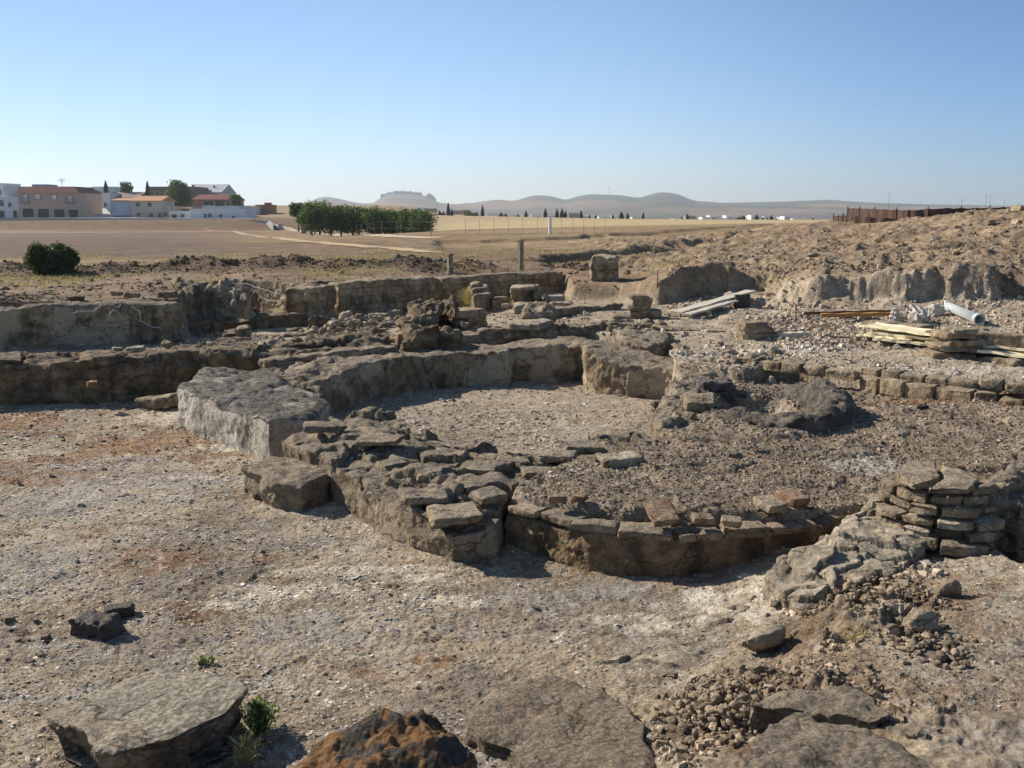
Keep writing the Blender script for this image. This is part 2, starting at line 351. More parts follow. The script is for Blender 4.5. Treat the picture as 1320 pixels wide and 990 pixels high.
    if orange:
        of = b.math('MULTIPLY', b.ramp(b.math('ADD', b.noise(p, 7, 5, .6), b.math('MULTIPLY', nz, .12)), .555, .61), orange)
        c = b.mix(of, c, b.mix(b.ramp(n3, .35, .65), (.26, .12, .045), (.34, .21, .10)))
    c = b.mix(1, c, b.mix(b.ramp(b.noise(p, 110 * sc, 3, .7), .3, .7), (.72, .72, .72), (1.2, 1.2, 1.2)), 'MULTIPLY')
    h1 = b.noise(p, 22 * sc, 8, .72); h2 = b.vor(p, 38 * sc)
    nrm = b.bump(crk, -.02); nrm = b.bump(h1, bumpd * 3.2, 1, nrm); nrm = b.bump(h2, bumpd * .6, .8, nrm); nrm = b.bump(b.noise(p, 130 * sc, 4, .7), bumpd * .3, 1, nrm)
    return b.done(c, nrm, .95)
M = {}
M['crust'] = rock_mat('crust_rock', (0.371, 0.288, 0.194), (0.474, 0.372, 0.254), crust=(0.256, 0.216, 0.167), crust_amt=.75, crust_lo=.35, plaster=None, stain_amt=.45)
M['plaster'] = rock_mat('brown_plaster', (.34, .25, .155), (.46, .355, .23), crust=(.23, .19, .145), crust_amt=.8, crust_lo=.35, plaster=(.52, .42, .29), stain_amt=.7)
M['whiteplaster'] = rock_mat('pale_plaster', (.52, .46, .37), (.60, .55, .46), crust=(.14, .125, .105), crust_amt=.95, crust_lo=.3, plaster=(.62, .57, .49), stain=(.22, .19, .15), stain_amt=.6)
M['brown'] = rock_mat('brown_masonry', (0.282, 0.192, 0.108), (0.397, 0.282, 0.162), crust=(0.218, 0.180, 0.135), crust_amt=.7, crust_lo=.4, stain_amt=.8)
M['tan'] = rock_mat('tan_stone', (0.435, 0.330, 0.211), (0.538, 0.420, 0.281), crust=(0.333, 0.282, 0.216), crust_amt=.6, crust_lo=.45, stain_amt=.4)
M['pale'] = rock_mat('pale_stone', (0.512, 0.420, 0.302), (0.600, 0.516, 0.378), crust=(0.435, 0.372, 0.292), crust_amt=.35, crust_lo=.4, stain_amt=.35)
M['ashlar'] = rock_mat('ashlar_masonry', (.52, .39, .24), (.60, .48, .32), crust=(.30, .26, .20), crust_amt=.7, crust_lo=.5, stain_amt=.55, rows=(.55, .17))
M['brick'] = rock_mat('old_brick', (0.397, 0.228, 0.135), (0.486, 0.324, 0.205), crust=(0.422, 0.336, 0.238), crust_amt=.5, crust_lo=.4, stain_amt=.3)
M['darkcrust'] = rock_mat('dark_mortar', (.20, .17, .135), (.26, .22, .175), crust=(.22, .19, .155), crust_amt=.7, crust_lo=.3, stain_amt=.4, bumpd=.02)
M['brickish'] = rock_mat('reddish_tan_stone', (.40, .28, .20), (.46, .36, .26), crust=(.36, .30, .23), crust_amt=.5, crust_lo=.5, stain_amt=.35)
M['dark'] = rock_mat('dark_stone', (.13, .115, .10), (.19, .17, .145), crust=(.19, .175, .155), crust_amt=.6, crust_lo=.4, stain_amt=.4, white=.15)
M['slab'] = rock_mat('slab_top', (.27, .20, .13), (.33, .25, .17), crust=(.37, .325, .25), crust_amt=.95, crust_lo=.1, stain_amt=.6, white=.8)
M['slab2'] = rock_mat('slab_grey', (0.320, 0.258, 0.178), (0.384, 0.312, 0.216), crust=(0.237, 0.198, 0.151), crust_amt=.7, crust_lo=.2, stain_amt=.6, white=.8)
M['lichen'] = rock_mat('lichen_rock', (.075, .065, .055), (.12, .105, .09), crust=(.13, .12, .105), crust_amt=.4, crust_lo=.4, stain_amt=.6, orange=.9, white=.15, bumpd=.02)
M['slabor'] = rock_mat('slab_spotted', (0.346, 0.282, 0.194), (0.410, 0.336, 0.232), crust=(0.230, 0.192, 0.146), crust_amt=.8, crust_lo=.2, stain_amt=.5, orange=.12, white=.8)
def ground_mat():
    b = NB('ground_earth'); p = b.pos(); a = b.n('VertexColor', layer_name='Col').outputs[0]
    at = b.n('Attribute', attribute_name='gn'); nearf = at.outputs['Fac']
    n2 = b.noise(p, 6, 7, .68); n3 = b.noise(p, 38, 5, .65); n4 = b.noise(p, .7, 6, .6)
    c = b.mix(1, a, b.mix(b.ramp(n2, .25, .75), (.66, .64, .62), (1.28, 1.28, 1.28)), 'MULTIPLY')
    c = b.mix(1, c, b.mix(b.ramp(n3, .3, .7), (.68, .68, .68), (1.3, 1.3, 1.3)), 'MULTIPLY')
    c = b.mix(1, c, b.mix(b.ramp(n4, .3, .7), (.84, .81, .77), (1.10, 1.08, 1.03)), 'MULTIPLY')
    # angular flakes
    wv = b.n('VectorMath', operation='ADD'); b.l(p, wv.inputs[0]); q = b.n('TexNoise'); b.l(p, q.inputs['Vector']); q.inputs['Scale'].default_value = 20
    nn = b.n('VectorMath', operation='SCALE'); b.l(q.outputs[1], nn.inputs[0]); nn.inputs['Scale'].default_value = .04; b.l(nn.outputs[0], wv.inputs[1])
    vc = b.n('TexVoronoi'); b.l(wv.outputs[0], vc.inputs['Vector']); vc.inputs['Scale'].default_value = 26
    sx = b.n('SeparateXYZ'); b.l(vc.outputs['Color'], sx.inputs[0])
    fl = b.math('MULTIPLY', b.ramp(sx.outputs[0], .72, .8), b.ramp(b.noise(p, 2.3, 4), .42, .6))
    c = b.mix(b.math('MULTIPLY', b.math('MULTIPLY', fl, nearf), .5), c, (.46, .43, .38))
    dk = b.math('MULTIPLY', b.ramp(sx.outputs[1], .8, .86), b.ramp(b.noise(p, 3.1, 4), .45, .6))
    c = b.mix(b.math('MULTIPLY', b.math('MULTIPLY', dk, nearf), .5), c, (.13, .12, .115))
    h = b.noise(p, 30, 8, .75); nrm = b.bump(h, .02); nrm = b.bump(b.vor(wv.outputs[0], 26), .01, .9, nrm); nrm = b.bump(b.noise(p, 4, 8, .7), .06, .7, nrm)
    return b.done(c, nrm, .97)
M['ground'] = ground_mat()
def flat_mat(name, c, c2=None, sc=2., rough=.9, bumpd=0., spec=None, island=0.):
    b = NB(name); p = b.pos()
    col = b.mix(b.ramp(b.noise(p, sc, 6, .65), .3, .7), c, c2 or tint(c, .8))
    if island:
        r = b.n('NewGeometry').outputs['Random Per Island']; col = b.mix(1, col, b.mix(r, (1 - island,) * 3, (1 + island,) * 3), 'MULTIPLY')
    nrm = b.bump(b.noise(p, sc * 8, 6, .7), bumpd) if bumpd else None
    if spec is not None: b.b.inputs['Specular IOR Level'].default_value = spec
    return b.done(col, nrm, rough)
def vcol_mat(name, island=.45):
    b = NB(name); p = b.pos(); a = b.n('VertexColor', layer_name='Col').outputs[0]; r = b.n('NewGeometry').outputs['Random Per Island']
    c = b.mix(1, a, b.mix(r, (1 - island,) * 3, (1 + island,) * 3), 'MULTIPLY'); c = b.mix(1, c, b.mix(b.ramp(b.noise(p, 60, 4), .3, .7), (.8, .8, .8), (1.15, 1.15, 1.15)), 'MULTIPLY')
    return b.done(c, b.bump(b.noise(p, 90, 4, .7), .004))
M['gravel'] = vcol_mat('gravel')
M['clod'] = flat_mat('earth_clods', (.36, .29, .205), (.28, .22, .15), 12, island=.3)
# ---------------------------------------------------------------- ground sheet
def make_ground():
    uu = np.r_[-np.geomspace(4, .62, 50)[:-1], np.linspace(-.6, .6, 1000), np.geomspace(.62, 4, 50)[1:]]
    ys = [-1.4]
    while ys[-1] < 9000:
        y = ys[-1]; ys.append(y + (max(.011, .0028 * y) if y < 45 else .0028 * y * (1 + (y - 45) * .02) if y < 300 else y * .06))
        if y < 2.2: ys[-1] = y + .08
    ys = np.array(ys); U, Y = np.meshgrid(uu, ys); X = U * (Y + 2)
    Z = terrain(X, Y)
    ny, nx = X.shape; idx = np.arange(ny * nx).reshape(ny, nx)
    f = np.stack([idx[:-1, :-1], idx[:-1, 1:], idx[1:, 1:], idx[1:, :-1]], -1).reshape(-1, 4)
    o = np_mesh('ground', np.c_[X.ravel(), Y.ravel(), Z.ravel()], f, M['ground'], smooth=True); tag(o, kind='structure')
    C = ground_col(X, Y, Z); me = o.data
    a = me.color_attributes.new('Col', 'FLOAT_COLOR', 'POINT'); a.data.foreach_set('color', np.c_[C.reshape(-1, 3), np.ones(X.size)].astype(np.float32).ravel())
    g = me.attributes.new('gn', 'FLOAT', 'POINT'); g.data.foreach_set('value', (1 - sstep(14, 30, Y)).astype(np.float32).ravel())
    print('ground', X.shape)
    return o
def ground_col(X, Y, Z):
    V = lambda *c: np.array(c)[None, None]
    def mixc(C, c, k): return C * (1 - k[..., None]) + np.array(c) * k[..., None]
    n1 = fbm2(X, Y, 1.1, 5, 101); n2 = fbm2(X, Y, .4, 5, 102); n3 = fbm2(X, Y, .13, 4, 103)
    C = np.zeros(X.shape + (3,)) + np.array((.31, .26, .195))
    C = mixc(C, (.24, .21, .175), sstep(.0, .5, n1) * .8)         # greyer crust
    C = mixc(C, (.36, .315, .25), sstep(.1, .6, -n1 + .5 * n2) * .8)
    C = mixc(C, (.21, .16, .105), sstep(.2, .6, n2 * .7 + n1 * .3 - .05) * .6)
    blob = lambda px, py, z, rx, ry: np.exp(-(((X - P(px, py, z)[0]) / rx) ** 2 + ((Y - P(px, py, z)[1]) / ry) ** 2))
    rust = blob(90, 590, 0, 2.2, 1.5) + .5 * blob(40, 545, 0, 2, .8) + .5 * blob(160, 720, 0, .6, .3) + .35 * blob(860, 750, 0, .7, .25)
    C = mixc(C, (.21, .115, .055), sstep(.30, .75, rust * .9 + n2 * .5 + n3 * .4 + fbm2(X * .4, Y, .5, 4, 131) * .4) * .75)
    grey = blob(60, 650, 0, 1.6, .5) + blob(170, 625, 0, .8, .4) + .8 * blob(20, 730, 0, .8, .5) + .6 * blob(420, 660, 0, .8, .5) + .6 * blob(370, 820, 0, .5, .4)
    C = mixc(C, (.30, .295, .285), sstep(.3, 1.0, grey * .8 + n3 * .5 + fbm2(X * .35, Y, .45, 5, 132) * .6) * .65)
    pale = blob(360, 765, 0, .45, .16) + blob(290, 780, 0, .18, .08) + blob(440, 735, 0, .5, .1) + blob(585, 775, 0, .2, .12) + blob(555, 745, 0, .16, .08) + .9 * blob(280, 580, 0, .5, .2) + .8 * blob(215, 540, 0, .5, .5) + blob(460, 655, 0, .5, .12) + .8 * blob(900, 800, .05, .9, .35) + .7 * blob(1010, 760, .1, .6, .3)
    C = mixc(C, (.56, .52, .44), sstep(.36, .66, pale + n3 * .4 + n2 * .2) * .72)
    kr = sstep(-.15, .3, sdf(X, Y, RUB) + n2 * .25); C = mixc(C, (.25, .19, .13), kr * .7); C = mixc(C, (.14, .105, .075), kr * sstep(.0, .5, n2) * .6)
    kc = sstep(-.1, .4, sdf(X, Y, poly([(1190, 1000), (1210, 850), (1260, 800), (1400, 800), (1400, 1000)], .38)) + n2 * .2); C = mixc(C, (.235, .195, .155), kc * .8)
    # pool floor: pale fine mortar
    k = sstep(-.1, .1, sdf(X, Y, POOL)); C = mixc(C, (.33, .28, .22), k * .9)
    C = mixc(C, (.16, .14, .11), k * sstep(.3, .7, blob(590, 552, .1, .7, .45) + n3 * .5) * .7)
    # plateau: dark grey mortar rubble
    k = sstep(-.1, .15, sdf(X, Y, PLAT)) * (1 - sstep(-.1, .1, sdf(X, Y, MID)))
    C = mixc(C, (.215, .175, .132), k * .9); C = mixc(C, (.285, .235, .178), k * sstep(.1, .6, n2) * .6)
    C = mixc(C, (.38, .36, .32), k * sstep(.5, .8, blob(1110, 600, .36, .5, .5) + n2 * .3) * .6)
    C = mixc(C, (.42, .38, .32), k * sstep(.4, .8, blob(1130, 518, .4, .5, .3) + n2 * .3) * .7)
    rx = (X - RINGC[0]) / .86; ry = (Y - RINGC[1]) / 1.12; rr = np.hypot(rx, ry) + n3 * .04
    C = mixc(C, (.17, .15, .13), np.exp(-((rr - .95) / .2) ** 2) * .8); C = mixc(C, (.36, .31, .25), (1 - sstep(.5, .66, rr)) * .8)
    # middle terrace: pale dusty limestone
    m = sstep(-.05, .1, sdf(X, Y, MID)); C = mixc(C, (.37, .315, .245), m * .8); C = mixc(C, (.23, .19, .145), m * sstep(.05, .5, n2 * .6 + n1 * .4) * .6)
    C = mixc(C, (.52, .48, .41), m * sstep(.45, .8, blob(980, 450, .6, 1.6, .5) + blob(1210, 475, .55, 2.2, .5) + n2 * .3 + n1 * .15) * .7)
    kb = sstep(.45, .8, blob(1240, 505, .45, 2.2, .3) + n3 * .2); C = mixc(C, (.20, .11, .06), kb * .7)
    # upper natural ground: earth, dry field
    e = 1 - sstep(-.05, .25, sdf(X, Y, EXC)); nn = fbm2(X, Y, 5, 5, 111)
    E = np.zeros_like(C) + np.array((.27, .195, .125)); E = mixc(E, (.19, .13, .085), sstep(0, .6, fbm2(X, Y, 1.2, 5, 112)) * .6)
    rt = sstep(1.5, 4, X) * (1 - sstep(70, 110, Y)); E = mixc(E, (.33, .25, .165), rt * .9); E = mixc(E, (.25, .19, .135), rt * sstep(.0, .7, fbm2(X, Y, 2.2, 5, 113)) * .6)
    fld = sstep(28, 33, Y + fbm2(X, Y, 3, 3, 114)) * (1 - rt * (1 - sstep(40, 60, Y - X * .9)))
    F1 = np.zeros_like(C) + np.array((.31, .22, .12)); F1 = mixc(F1, (.19, .13, .085), sstep(-.2, .5, fbm2(X * .35, Y, 9, 5, 115)) * .75)
    F1 = mixc(F1, (.43, .335, .19), sstep(-12, 10, X - (Y - 60) * .0) * sstep(.0, .5, fbm2(X * .3, Y, 12, 4, 116)) * .7)
    F1 = mixc(F1, (.15, .105, .08), (1 - sstep(-.36, -.2, X / Y)) * sstep(36, 52, Y + fbm2(X, Y, 14, 3, 120) * 8) * (1 - sstep(165, 182, Y)) * .85)
    F1 = mixc(F1, (.20, .19, .10), sstep(.35, .7, fbm2(X * .3, Y, 10, 4, 117)) * .35)
    F1 = mixc(F1, (.54, .44, .24), sstep(95, 130, Y) * sstep(-.12, -.05, X / Y) * .85)
    # furrow streaks
    F1 = F1 * (1 + .10 * np.sin((Y - X * .25) * 3.3 + fbm2(X, Y, 8, 2, 118) * 3) * (1 - sstep(60, 90, Y)))[..., None]
    E = E * (1 - fld[..., None]) + F1 * fld[..., None]
    em = sstep(184, 188, Y + X * .05) * (1 - sstep(198, 202, Y + X * .05)) * (1 - sstep(-40, -22, X)); E = mixc(E, (.22, .135, .08), em * .8)
    E = mixc(E, (.18, .17, .10), em * sstep(.0, .5, fbm2(X, Y, 2, 3, 119)) * .5)
    E = mixc(E, (.42, .31, .19), sstep(225, 235, Y) * (1 - sstep(400, 800, Y)) * .5)
    E = E * np.array((.78, .80, .84)) * (1 + .22 * fbm2(X, Y, .8, 4, 140) * (1 - sstep(50, 90, Y)))[..., None]; C = C * (1 - e[..., None]) + E * e[..., None]
    # upper-left ledge strip: dark churned clods on the bank crest
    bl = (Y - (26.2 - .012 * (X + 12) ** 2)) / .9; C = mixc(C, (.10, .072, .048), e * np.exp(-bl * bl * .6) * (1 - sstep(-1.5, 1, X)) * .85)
    return np.clip(C * np.array((1.10, 1.08, 1.06)), .02, .9)
make_ground()
# ---------------------------------------------------------------- masonry and rock bodies
def remesh_obj(name, bm, vsz, parent=None):
    me = bpy.data.meshes.new(name); bmesh.ops.recalc_face_normals(bm, faces=bm.faces); bm.to_mesh(me); bm.free()
    o = bpy.data.objects.new(name, me); COL.objects.link(o)
    md = o.modifiers.new('r', 'REMESH'); md.mode = 'VOXEL'; md.voxel_size = vsz; md.use_smooth_shade = True
    dg = bpy.context.evaluated_depsgraph_get(); m2 = bpy.data.meshes.new_from_object(o.evaluated_get(dg))
    bpy.data.objects.remove(o); bpy.data.meshes.remove(me)
    o = bpy.data.objects.new(name, m2); m2.name = name; COL.objects.link(o)
    if parent: o.parent = parent
    return o
def getv(me):
    v = np.empty(len(me.vertices) * 3, np.float32); me.vertices.foreach_get('co', v); n = np.empty_like(v); me.vertices.foreach_get('normal', n)
    return v.reshape(-1, 3).astype(float), n.reshape(-1, 3).astype(float)
def prism(bm, pts, z0, z1):
    a = [bm.verts.new((p[0], p[1], z0)) for p in pts]; b = [bm.verts.new((p[0], p[1], z1)) for p in pts]; n = len(pts)
    bm.faces.new(a[::-1]); bm.faces.new(b)
    for i in range(n): bm.faces.new((a[i], a[(i + 1) % n], b[(i + 1) % n], b[i]))
TOT = [0]
def body(name, pts, z0, mat, label=None, cat=None, parent=None, terr=None, amp=.03, fine=.008, ws=0, course=None, lean=0, res=None, seed=0, drop=0, group=None, rot=None, flake=.012):
    """stone body on footprint pts [(x,y,ztop)], weathered; terr=(cell, height) breaks its top into slabs; lean widens the foot"""
    pts = np.array(pts, float); zt = pts[:, 2].max(); c = pts.mean(0); d = max(3, np.hypot(c[0], c[1]))
    vsz = res or max(.009, .00165 * d); bm = bmesh.new(); prism(bm, pts, z0, zt)
    o = remesh_obj(name, bm, vsz); me = o.data; v, n = getv(me); TOT[0] += len(v)
    x, y, z = v.T; h = np.clip((z - z0) / (zt - z0), 0, 1)
    wgt = 1 / (((x[:, None] - pts[:, 0]) ** 2 + (y[:, None] - pts[:, 1]) ** 2) + .01) ** 1.5 if len(x) < 400000 else None
    top = (wgt * pts[:, 2]).sum(1) / wgt.sum(1)
    inside = sdf(x, y, pts)
    s = seed * 17 + 200
    top = top + fbm2(x, y, .8, 4, s) * amp * 1.2 + fbm2(x, y, .14, 4, s + 5) * amp * .8
    edge = np.exp(-np.maximum(inside, 0) / .05) ; top = top - edge * (amp * .8 + drop * .5 * (1 + fbm2(x, y, .3, 3, s + 6)))
    if drop: top = top - drop * np.maximum(0, fbm2(x, y, .5, 4, s + 7))
    if terr:
        xx = x + fbm2(x, y, .25, 3, s + 8) * .09; yy = y + fbm2(x, y, .25, 3, s + 9) * .09
        f1, f2, cid = cell2(xx, yy * 1.35, terr[0], s + 10)
        lvl = (np.floor(cid * 4) / 3 - .5) * terr[1]; tilt = (xx * np.cos(cid * 40) + yy * np.sin(cid * 40)) % terr[0]
        top = top + lvl + (tilt - .5 * terr[0]) * .12 - terr[1] * .6 * (1 - sstep(.02, .09, f2 - f1)) * (cid > .2)
    v[:, 2] = z0 + h * (np.maximum(top, z0 + .02) - z0)
    side = 1 - sstep(.6, .95, np.abs(n[:, 2])) ; z = v[:, 2]
    k = fbm(x, y, z, .5, 4, s + 20) * amp + fbm(x, y, z, .11, 4, s + 25, .6) * fine * 2.0 - np.maximum(0, fbm(x, y, z, .22, 3, s + 27) - .25) * fine * 5 + fbm(x, y, z, .035, 3, s + 29) * fine * .6
    k = k - np.abs(fbm(x, y, z, .25, 3, s + 33)) * amp * .6
    if course:
        ch = course; ph = (z - z0) / ch; rid = np.floor(ph); fr = ph - rid
        j = fbm(x, y, rid * 9.1, .25, 1, s + 40) * .03 + (_h(np.floor((x * .8 + y * .6 + rid * .37) / (ch * 2.6)), rid, rid * 0, s + 41) - .5) * .05
        k = k + side * (j - .022 * (1 - sstep(.03, .16, np.minimum(fr, 1 - fr) * 2)))
    v += n * k[:, None] * np.where(side > .3, 1, .35)[:, None]
    # flaky laminated breaks on flanks
    if flake: 
        q = np.round(fbm(x, y, z * 3.5, .3, 2, s + 45) * 2.5) / 2.5 * flake * 1.5
        v[:, :2] += n[:, :2] * (q * side)[:, None]
    if lean:
        a = (1 - h) * lean; v[:, :2] += n[:, :2] * (a * side)[:, None]
    loc = np.array([c[0], c[1], z0]); 
    if rot is None: me.vertices.foreach_set('co', (v - loc).astype(np.float32).ravel()); o.location = loc
    else:
        ca, sa = math.cos(rot), math.sin(rot); q = v - loc; q = np.c_[q[:, 0] * ca + q[:, 1] * sa, -q[:, 0] * sa + q[:, 1] * ca, q[:, 2]]
        me.vertices.foreach_set('co', q.astype(np.float32).ravel()); o.location = loc; o.rotation_euler = (0, 0, rot)
    me.update(); me.materials.clear(); me.materials.append(mat)
    if parent: o.parent = parent; o.matrix_parent_inverse = Matrix.Translation(-Vector(parent.location))
    return tag(o, label, cat, group)
def PP(L, z=None): return [P(q[0], q[1], q[2] if len(q) > 2 else z) for q in L]
def strip(path, width, z=None, back=1):
    """footprint of a wall whose front top edge is the pixel path; it runs width back from it"""
    p = np.array(PP(path, z)); n = len(p); out = []
    for i in range(n):
        t = p[min(i + 1, n - 1), :2] - p[max(i - 1, 0), :2]; t /= np.linalg.norm(t); nr = np.array([-t[1], t[0]]) * back
        wd = width[i] if isinstance(width, (list, tuple)) else width; out.append(np.r_[p[i, :2] + nr * wd, p[i, 2]])
    return list(p) + out[::-1]
def stone_mesh(seed, dims, sub=.05, amp=.06, pts=13, boxy=.6):
    rnd = np.random.RandomState(seed); bm = bmesh.new()
    if boxy > .5:
        q = np.array([(a, b, c) for a in (-1, 1) for b in (-1, 1) for c in (-1, 1)], float); q = q * (1 - rnd.rand(8, 3) * .35)
        q = np.vstack([q, rnd.uniform(-1, 1, (pts - 8, 3))])
    else:
        q = rnd.randn(pts, 3); q /= np.linalg.norm(q, axis=1)[:, None]; q *= rnd.uniform(.8, 1, (pts, 1))
    q = q * np.array(dims) / 2
    for p in q: bm.verts.new(p)
    r = bmesh.ops.convex_hull(bm, input=bm.verts); bmesh.ops.delete(bm, geom=[g for g in r['geom_interior'] if isinstance(g, bmesh.types.BMVert)], context='VERTS')
    o = remesh_obj('tmp', bm, sub * max(dims)); me = o.data; v, n = getv(me); x, y, z = v.T; m = max(dims)
    k = fbm(x, y, z, .35 * m, 4, seed, .55) * amp * m * .8 - np.abs(fbm(x, y, z, .2 * m, 3, seed + 9)) * amp * m * .5
    v += n * k[:, None]; v[:, 2] -= v[:, 2].min() + .12 * dims[2]
    me.vertices.foreach_set('co', v.astype(np.float32).ravel()); me.update(); bpy.data.objects.remove(o); return me
def place_mesh(name, me, mat, loc, rot=(0, 0, 0), label=None, cat=None, group=None, parent=None, sc=1):
    if not me.materials: me.materials.append(mat)
    o = bpy.data.objects.new(name, me); COL.objects.link(o); o.location = loc; o.rotation_euler = rot
    o.scale = (sc,) * 3 if not isinstance(sc, tuple) else sc
    if mat is not me.materials[0]: o.material_slots[0].link = 'OBJECT'; o.material_slots[0].material = mat
    if parent: o.parent = parent
    return tag(o, label, cat, group)
W = {}
# --- the block left of the pool
body('masonry_block', PP([(227, 500), (262, 474), (345, 471), (368, 487), (425, 508), (412, 533), (345, 540), (322, 531)], .5), -.1, M['whiteplaster'],
    'thick broken plastered masonry block standing left of the pool entrance', 'masonry block', amp=.03, drop=.03, seed=1, fine=.003, flake=.003)
body('masonry_block', PP([(362, 566, .42), (398, 548, .46), (440, 532, .52), (475, 527, .54), (520, 533, .52), (532, 552, .47), (500, 566, .44), (520, 600, .36), (545, 640, .33), (640, 640, .30), (648, 655, .28), (640, 674, .27), (583, 684, .25), (530, 664, .27), (480, 632, .33), (440, 604, .36)]), -.1, M['crust'],
    'long rounded plastered wall end right of the pool entrance, rubble on top', 'masonry block', amp=.024, terr=(.55, .07), seed=2, fine=.005, flake=.004)
body('plaster_kerb', strip([(428, 640, .16), (480, 668, .14), (530, 690, .13), (582, 702, .13)], .14), -.1, M['tan'], 'low plaster skirting at the foot of the curved wall front', 'wall', amp=.012, seed=3) if 0 else None
# small squared block in front of the entrance
body('stone_block', PP([(313, 600), (352, 590), (422, 597), (424, 612), (388, 622), (352, 618)], .27), -.08, M['crust'], 'squat rough block in front of the pool entrance gap', 'stone block', amp=.025, seed=4)
# --- pool back wall
body('pool_wall', PP([(412, 488, .5), (432, 482, .5), (470, 471, .5), (520, 461, .52), (560, 455, .52), (610, 452, .52), (655, 452, .53), (661, 446, .55), (700, 443, .58), (750, 444, .58), (755, 453, .56), (775, 461, .51), (810, 467, .48), (845, 469, .47), (866, 472, .46), (878, 480, .45), (905, 478, .47), (940, 475, .48), (965, 477, .46),
    (962, 466, .46), (900, 462, .48), (850, 455, .50), (800, 445, .52), (770, 438, .54), (750, 434, .56), (690, 434, .57), (640, 440, .53), (560, 443, .52), (500, 450, .51), (440, 463, .5)]), -.08, M['plaster'],
    'long curved plastered back wall of the pool with a recessed middle', 'curved wall', amp=.028, drop=.012, seed=5, flake=.005)
# --- front ledge between pool and lower floor
body('rubble_ledge', PP([(478, 580, .36), (532, 562, .36), (600, 576, .30), (700, 584, .28), (775, 562, .36), (800, 550, .38), (850, 560, .38), (840, 590, .36), (760, 600, .37), (700, 606, .37), (650, 640, .34), (642, 655, .32), (560, 640, .34), (500, 620, .36)]), -.05, M['crust'],
    'broken ledge of flat stones along the front of the pool', 'rubble ledge', amp=.03, terr=(.42, .085), seed=9, fine=.012)
cw = body('curved_wall', strip([(650, 655, .31), (700, 668, .30), (760, 684, .30), (830, 692, .30), (900, 692, .30), (960, 689, .30), (1020, 684, .31), (1062, 676, .33), (1090, 664, .36)], .32), -.1, M['brown'],
    'long curved front wall of the raised terrace, topped by flat stones', 'curved wall', amp=.02, seed=10, flake=.008, drop=.01, lean=.02)

body('wall_end', PP([(862, 503, .45), (856, 488, .47), (864, 480, .47), (885, 483, .46), (905, 510, .45), (900, 532, .44), (872, 548, .42), (848, 556, .40), (836, 545, .38), (846, 522, .42)]), -.05, M['crust'], 'rough dark wall end closing the pool on the right, above the pale floor', 'wall', amp=.05, seed=60, drop=.04)

body('wall_end', PP([(345, 476, .46), (372, 489, .46), (412, 494, .46), (430, 484, .47), (446, 464, .5), (432, 454, .5), (345, 456, .5)]), -.05, M['crust'], 'rough wall top linking the thick block with the left end of the pool wall', 'wall', amp=.035, seed=61, drop=.03, terr=(.5, .04))
def arc_pts(c, rx, ry, a0, a1, n, z): return [(c[0] + rx * math.cos(math.radians(a)), c[1] + ry * math.sin(math.radians(a)), z if not callable(z) else z(a)) for a in np.linspace(a0, a1, n)]
zr_ = lambda a: .50 + .05 * math.cos(math.radians(a + 40))
body('round_basin', arc_pts(RINGC, .92, 1.30, 185, 415, 22, zr_) + arc_pts(RINGC, .60, .86, 415, 185, 18, zr_), .15, M['darkcrust'], 'rounded mortar rim curving round the shallow basin on the plateau', 'basin rim', amp=.05, seed=62, drop=.03, lean=.09, flake=0)
# coping stones set on the curved wall, and courses on its right end
def seg_stones(parent, path, width, thick, L, name, mat, seed, z=None, gap=.012, jitter=.02, back=1, skip=0., lab=None):
    """squared stones laid end to end along a pixel path, as parts of parent"""
    rnd = random.Random(seed); p = np.array(PP(path, z)); seg = np.hypot(*(p[1:, :2] - p[:-1, :2]).T); cum = np.r_[0, np.cumsum(seg)]
    t = 0
    while t < cum[-1] - L * .4:
        l = L * rnd.uniform(.7, 1.25); tm = min(t + l / 2, cum[-1]); i = min(np.searchsorted(cum, tm) - 1, len(seg) - 1); i = max(i, 0)
        k = (tm - cum[i]) / seg[i]; c = p[i] * (1 - k) + p[i + 1] * k; d = p[i + 1] - p[i]; a = math.atan2(d[1], d[0])
        w_ = width * rnd.uniform(.8, 1.15); n = np.array([-math.sin(a), math.cos(a)]) * back
        if rnd.random() >= skip:
            c[2] += rnd.uniform(-.012, .012); c2 = c[:2] + n * (w_ / 2 + rnd.uniform(-jitter, jitter)); a2 = a + rnd.uniform(-.06, .06); co, si = math.cos(a2), math.sin(a2)
            hl, hw = (l - gap) / 2, w_ / 2; cr = []
            for sx, sy in ((-1, -1), (0, -1.05), (1, -1), (1, 1), (0, 1.05), (-1, 1)):
                xx = sx * hl * rnd.uniform(.92, 1.0); yy = sy * hw * rnd.uniform(.88, 1); cr.append((c2[0] + xx * co - yy * si, c2[1] + xx * si + yy * co, c[2] + rnd.uniform(-.008, .008)))
            body(name, cr, c[2] - thick * rnd.uniform(.8, 1.2), mat or M[rnd.choice(['tan', 'brickish', 'crust', 'tan'])], parent=parent, amp=min(.014, thick * .18), fine=.004, seed=rnd.randint(0, 9999), flake=.004)
        t += l
def wall_thing(name, label, cat, path, z=0):
    c = np.array(PP(path, z)).mean(0); return empty(name, (c[0], c[1], z or 0), 0, label, cat)
seg_stones(cw, [(652, 652, .345), (700, 664, .34), (760, 680, .34), (830, 686, .34), (900, 688, .34), (960, 685, .34), (1020, 680, .345), (1058, 674, .355)], .20, .055, .34, 'coping_stone', None, 3, jitter=.035, skip=.12)
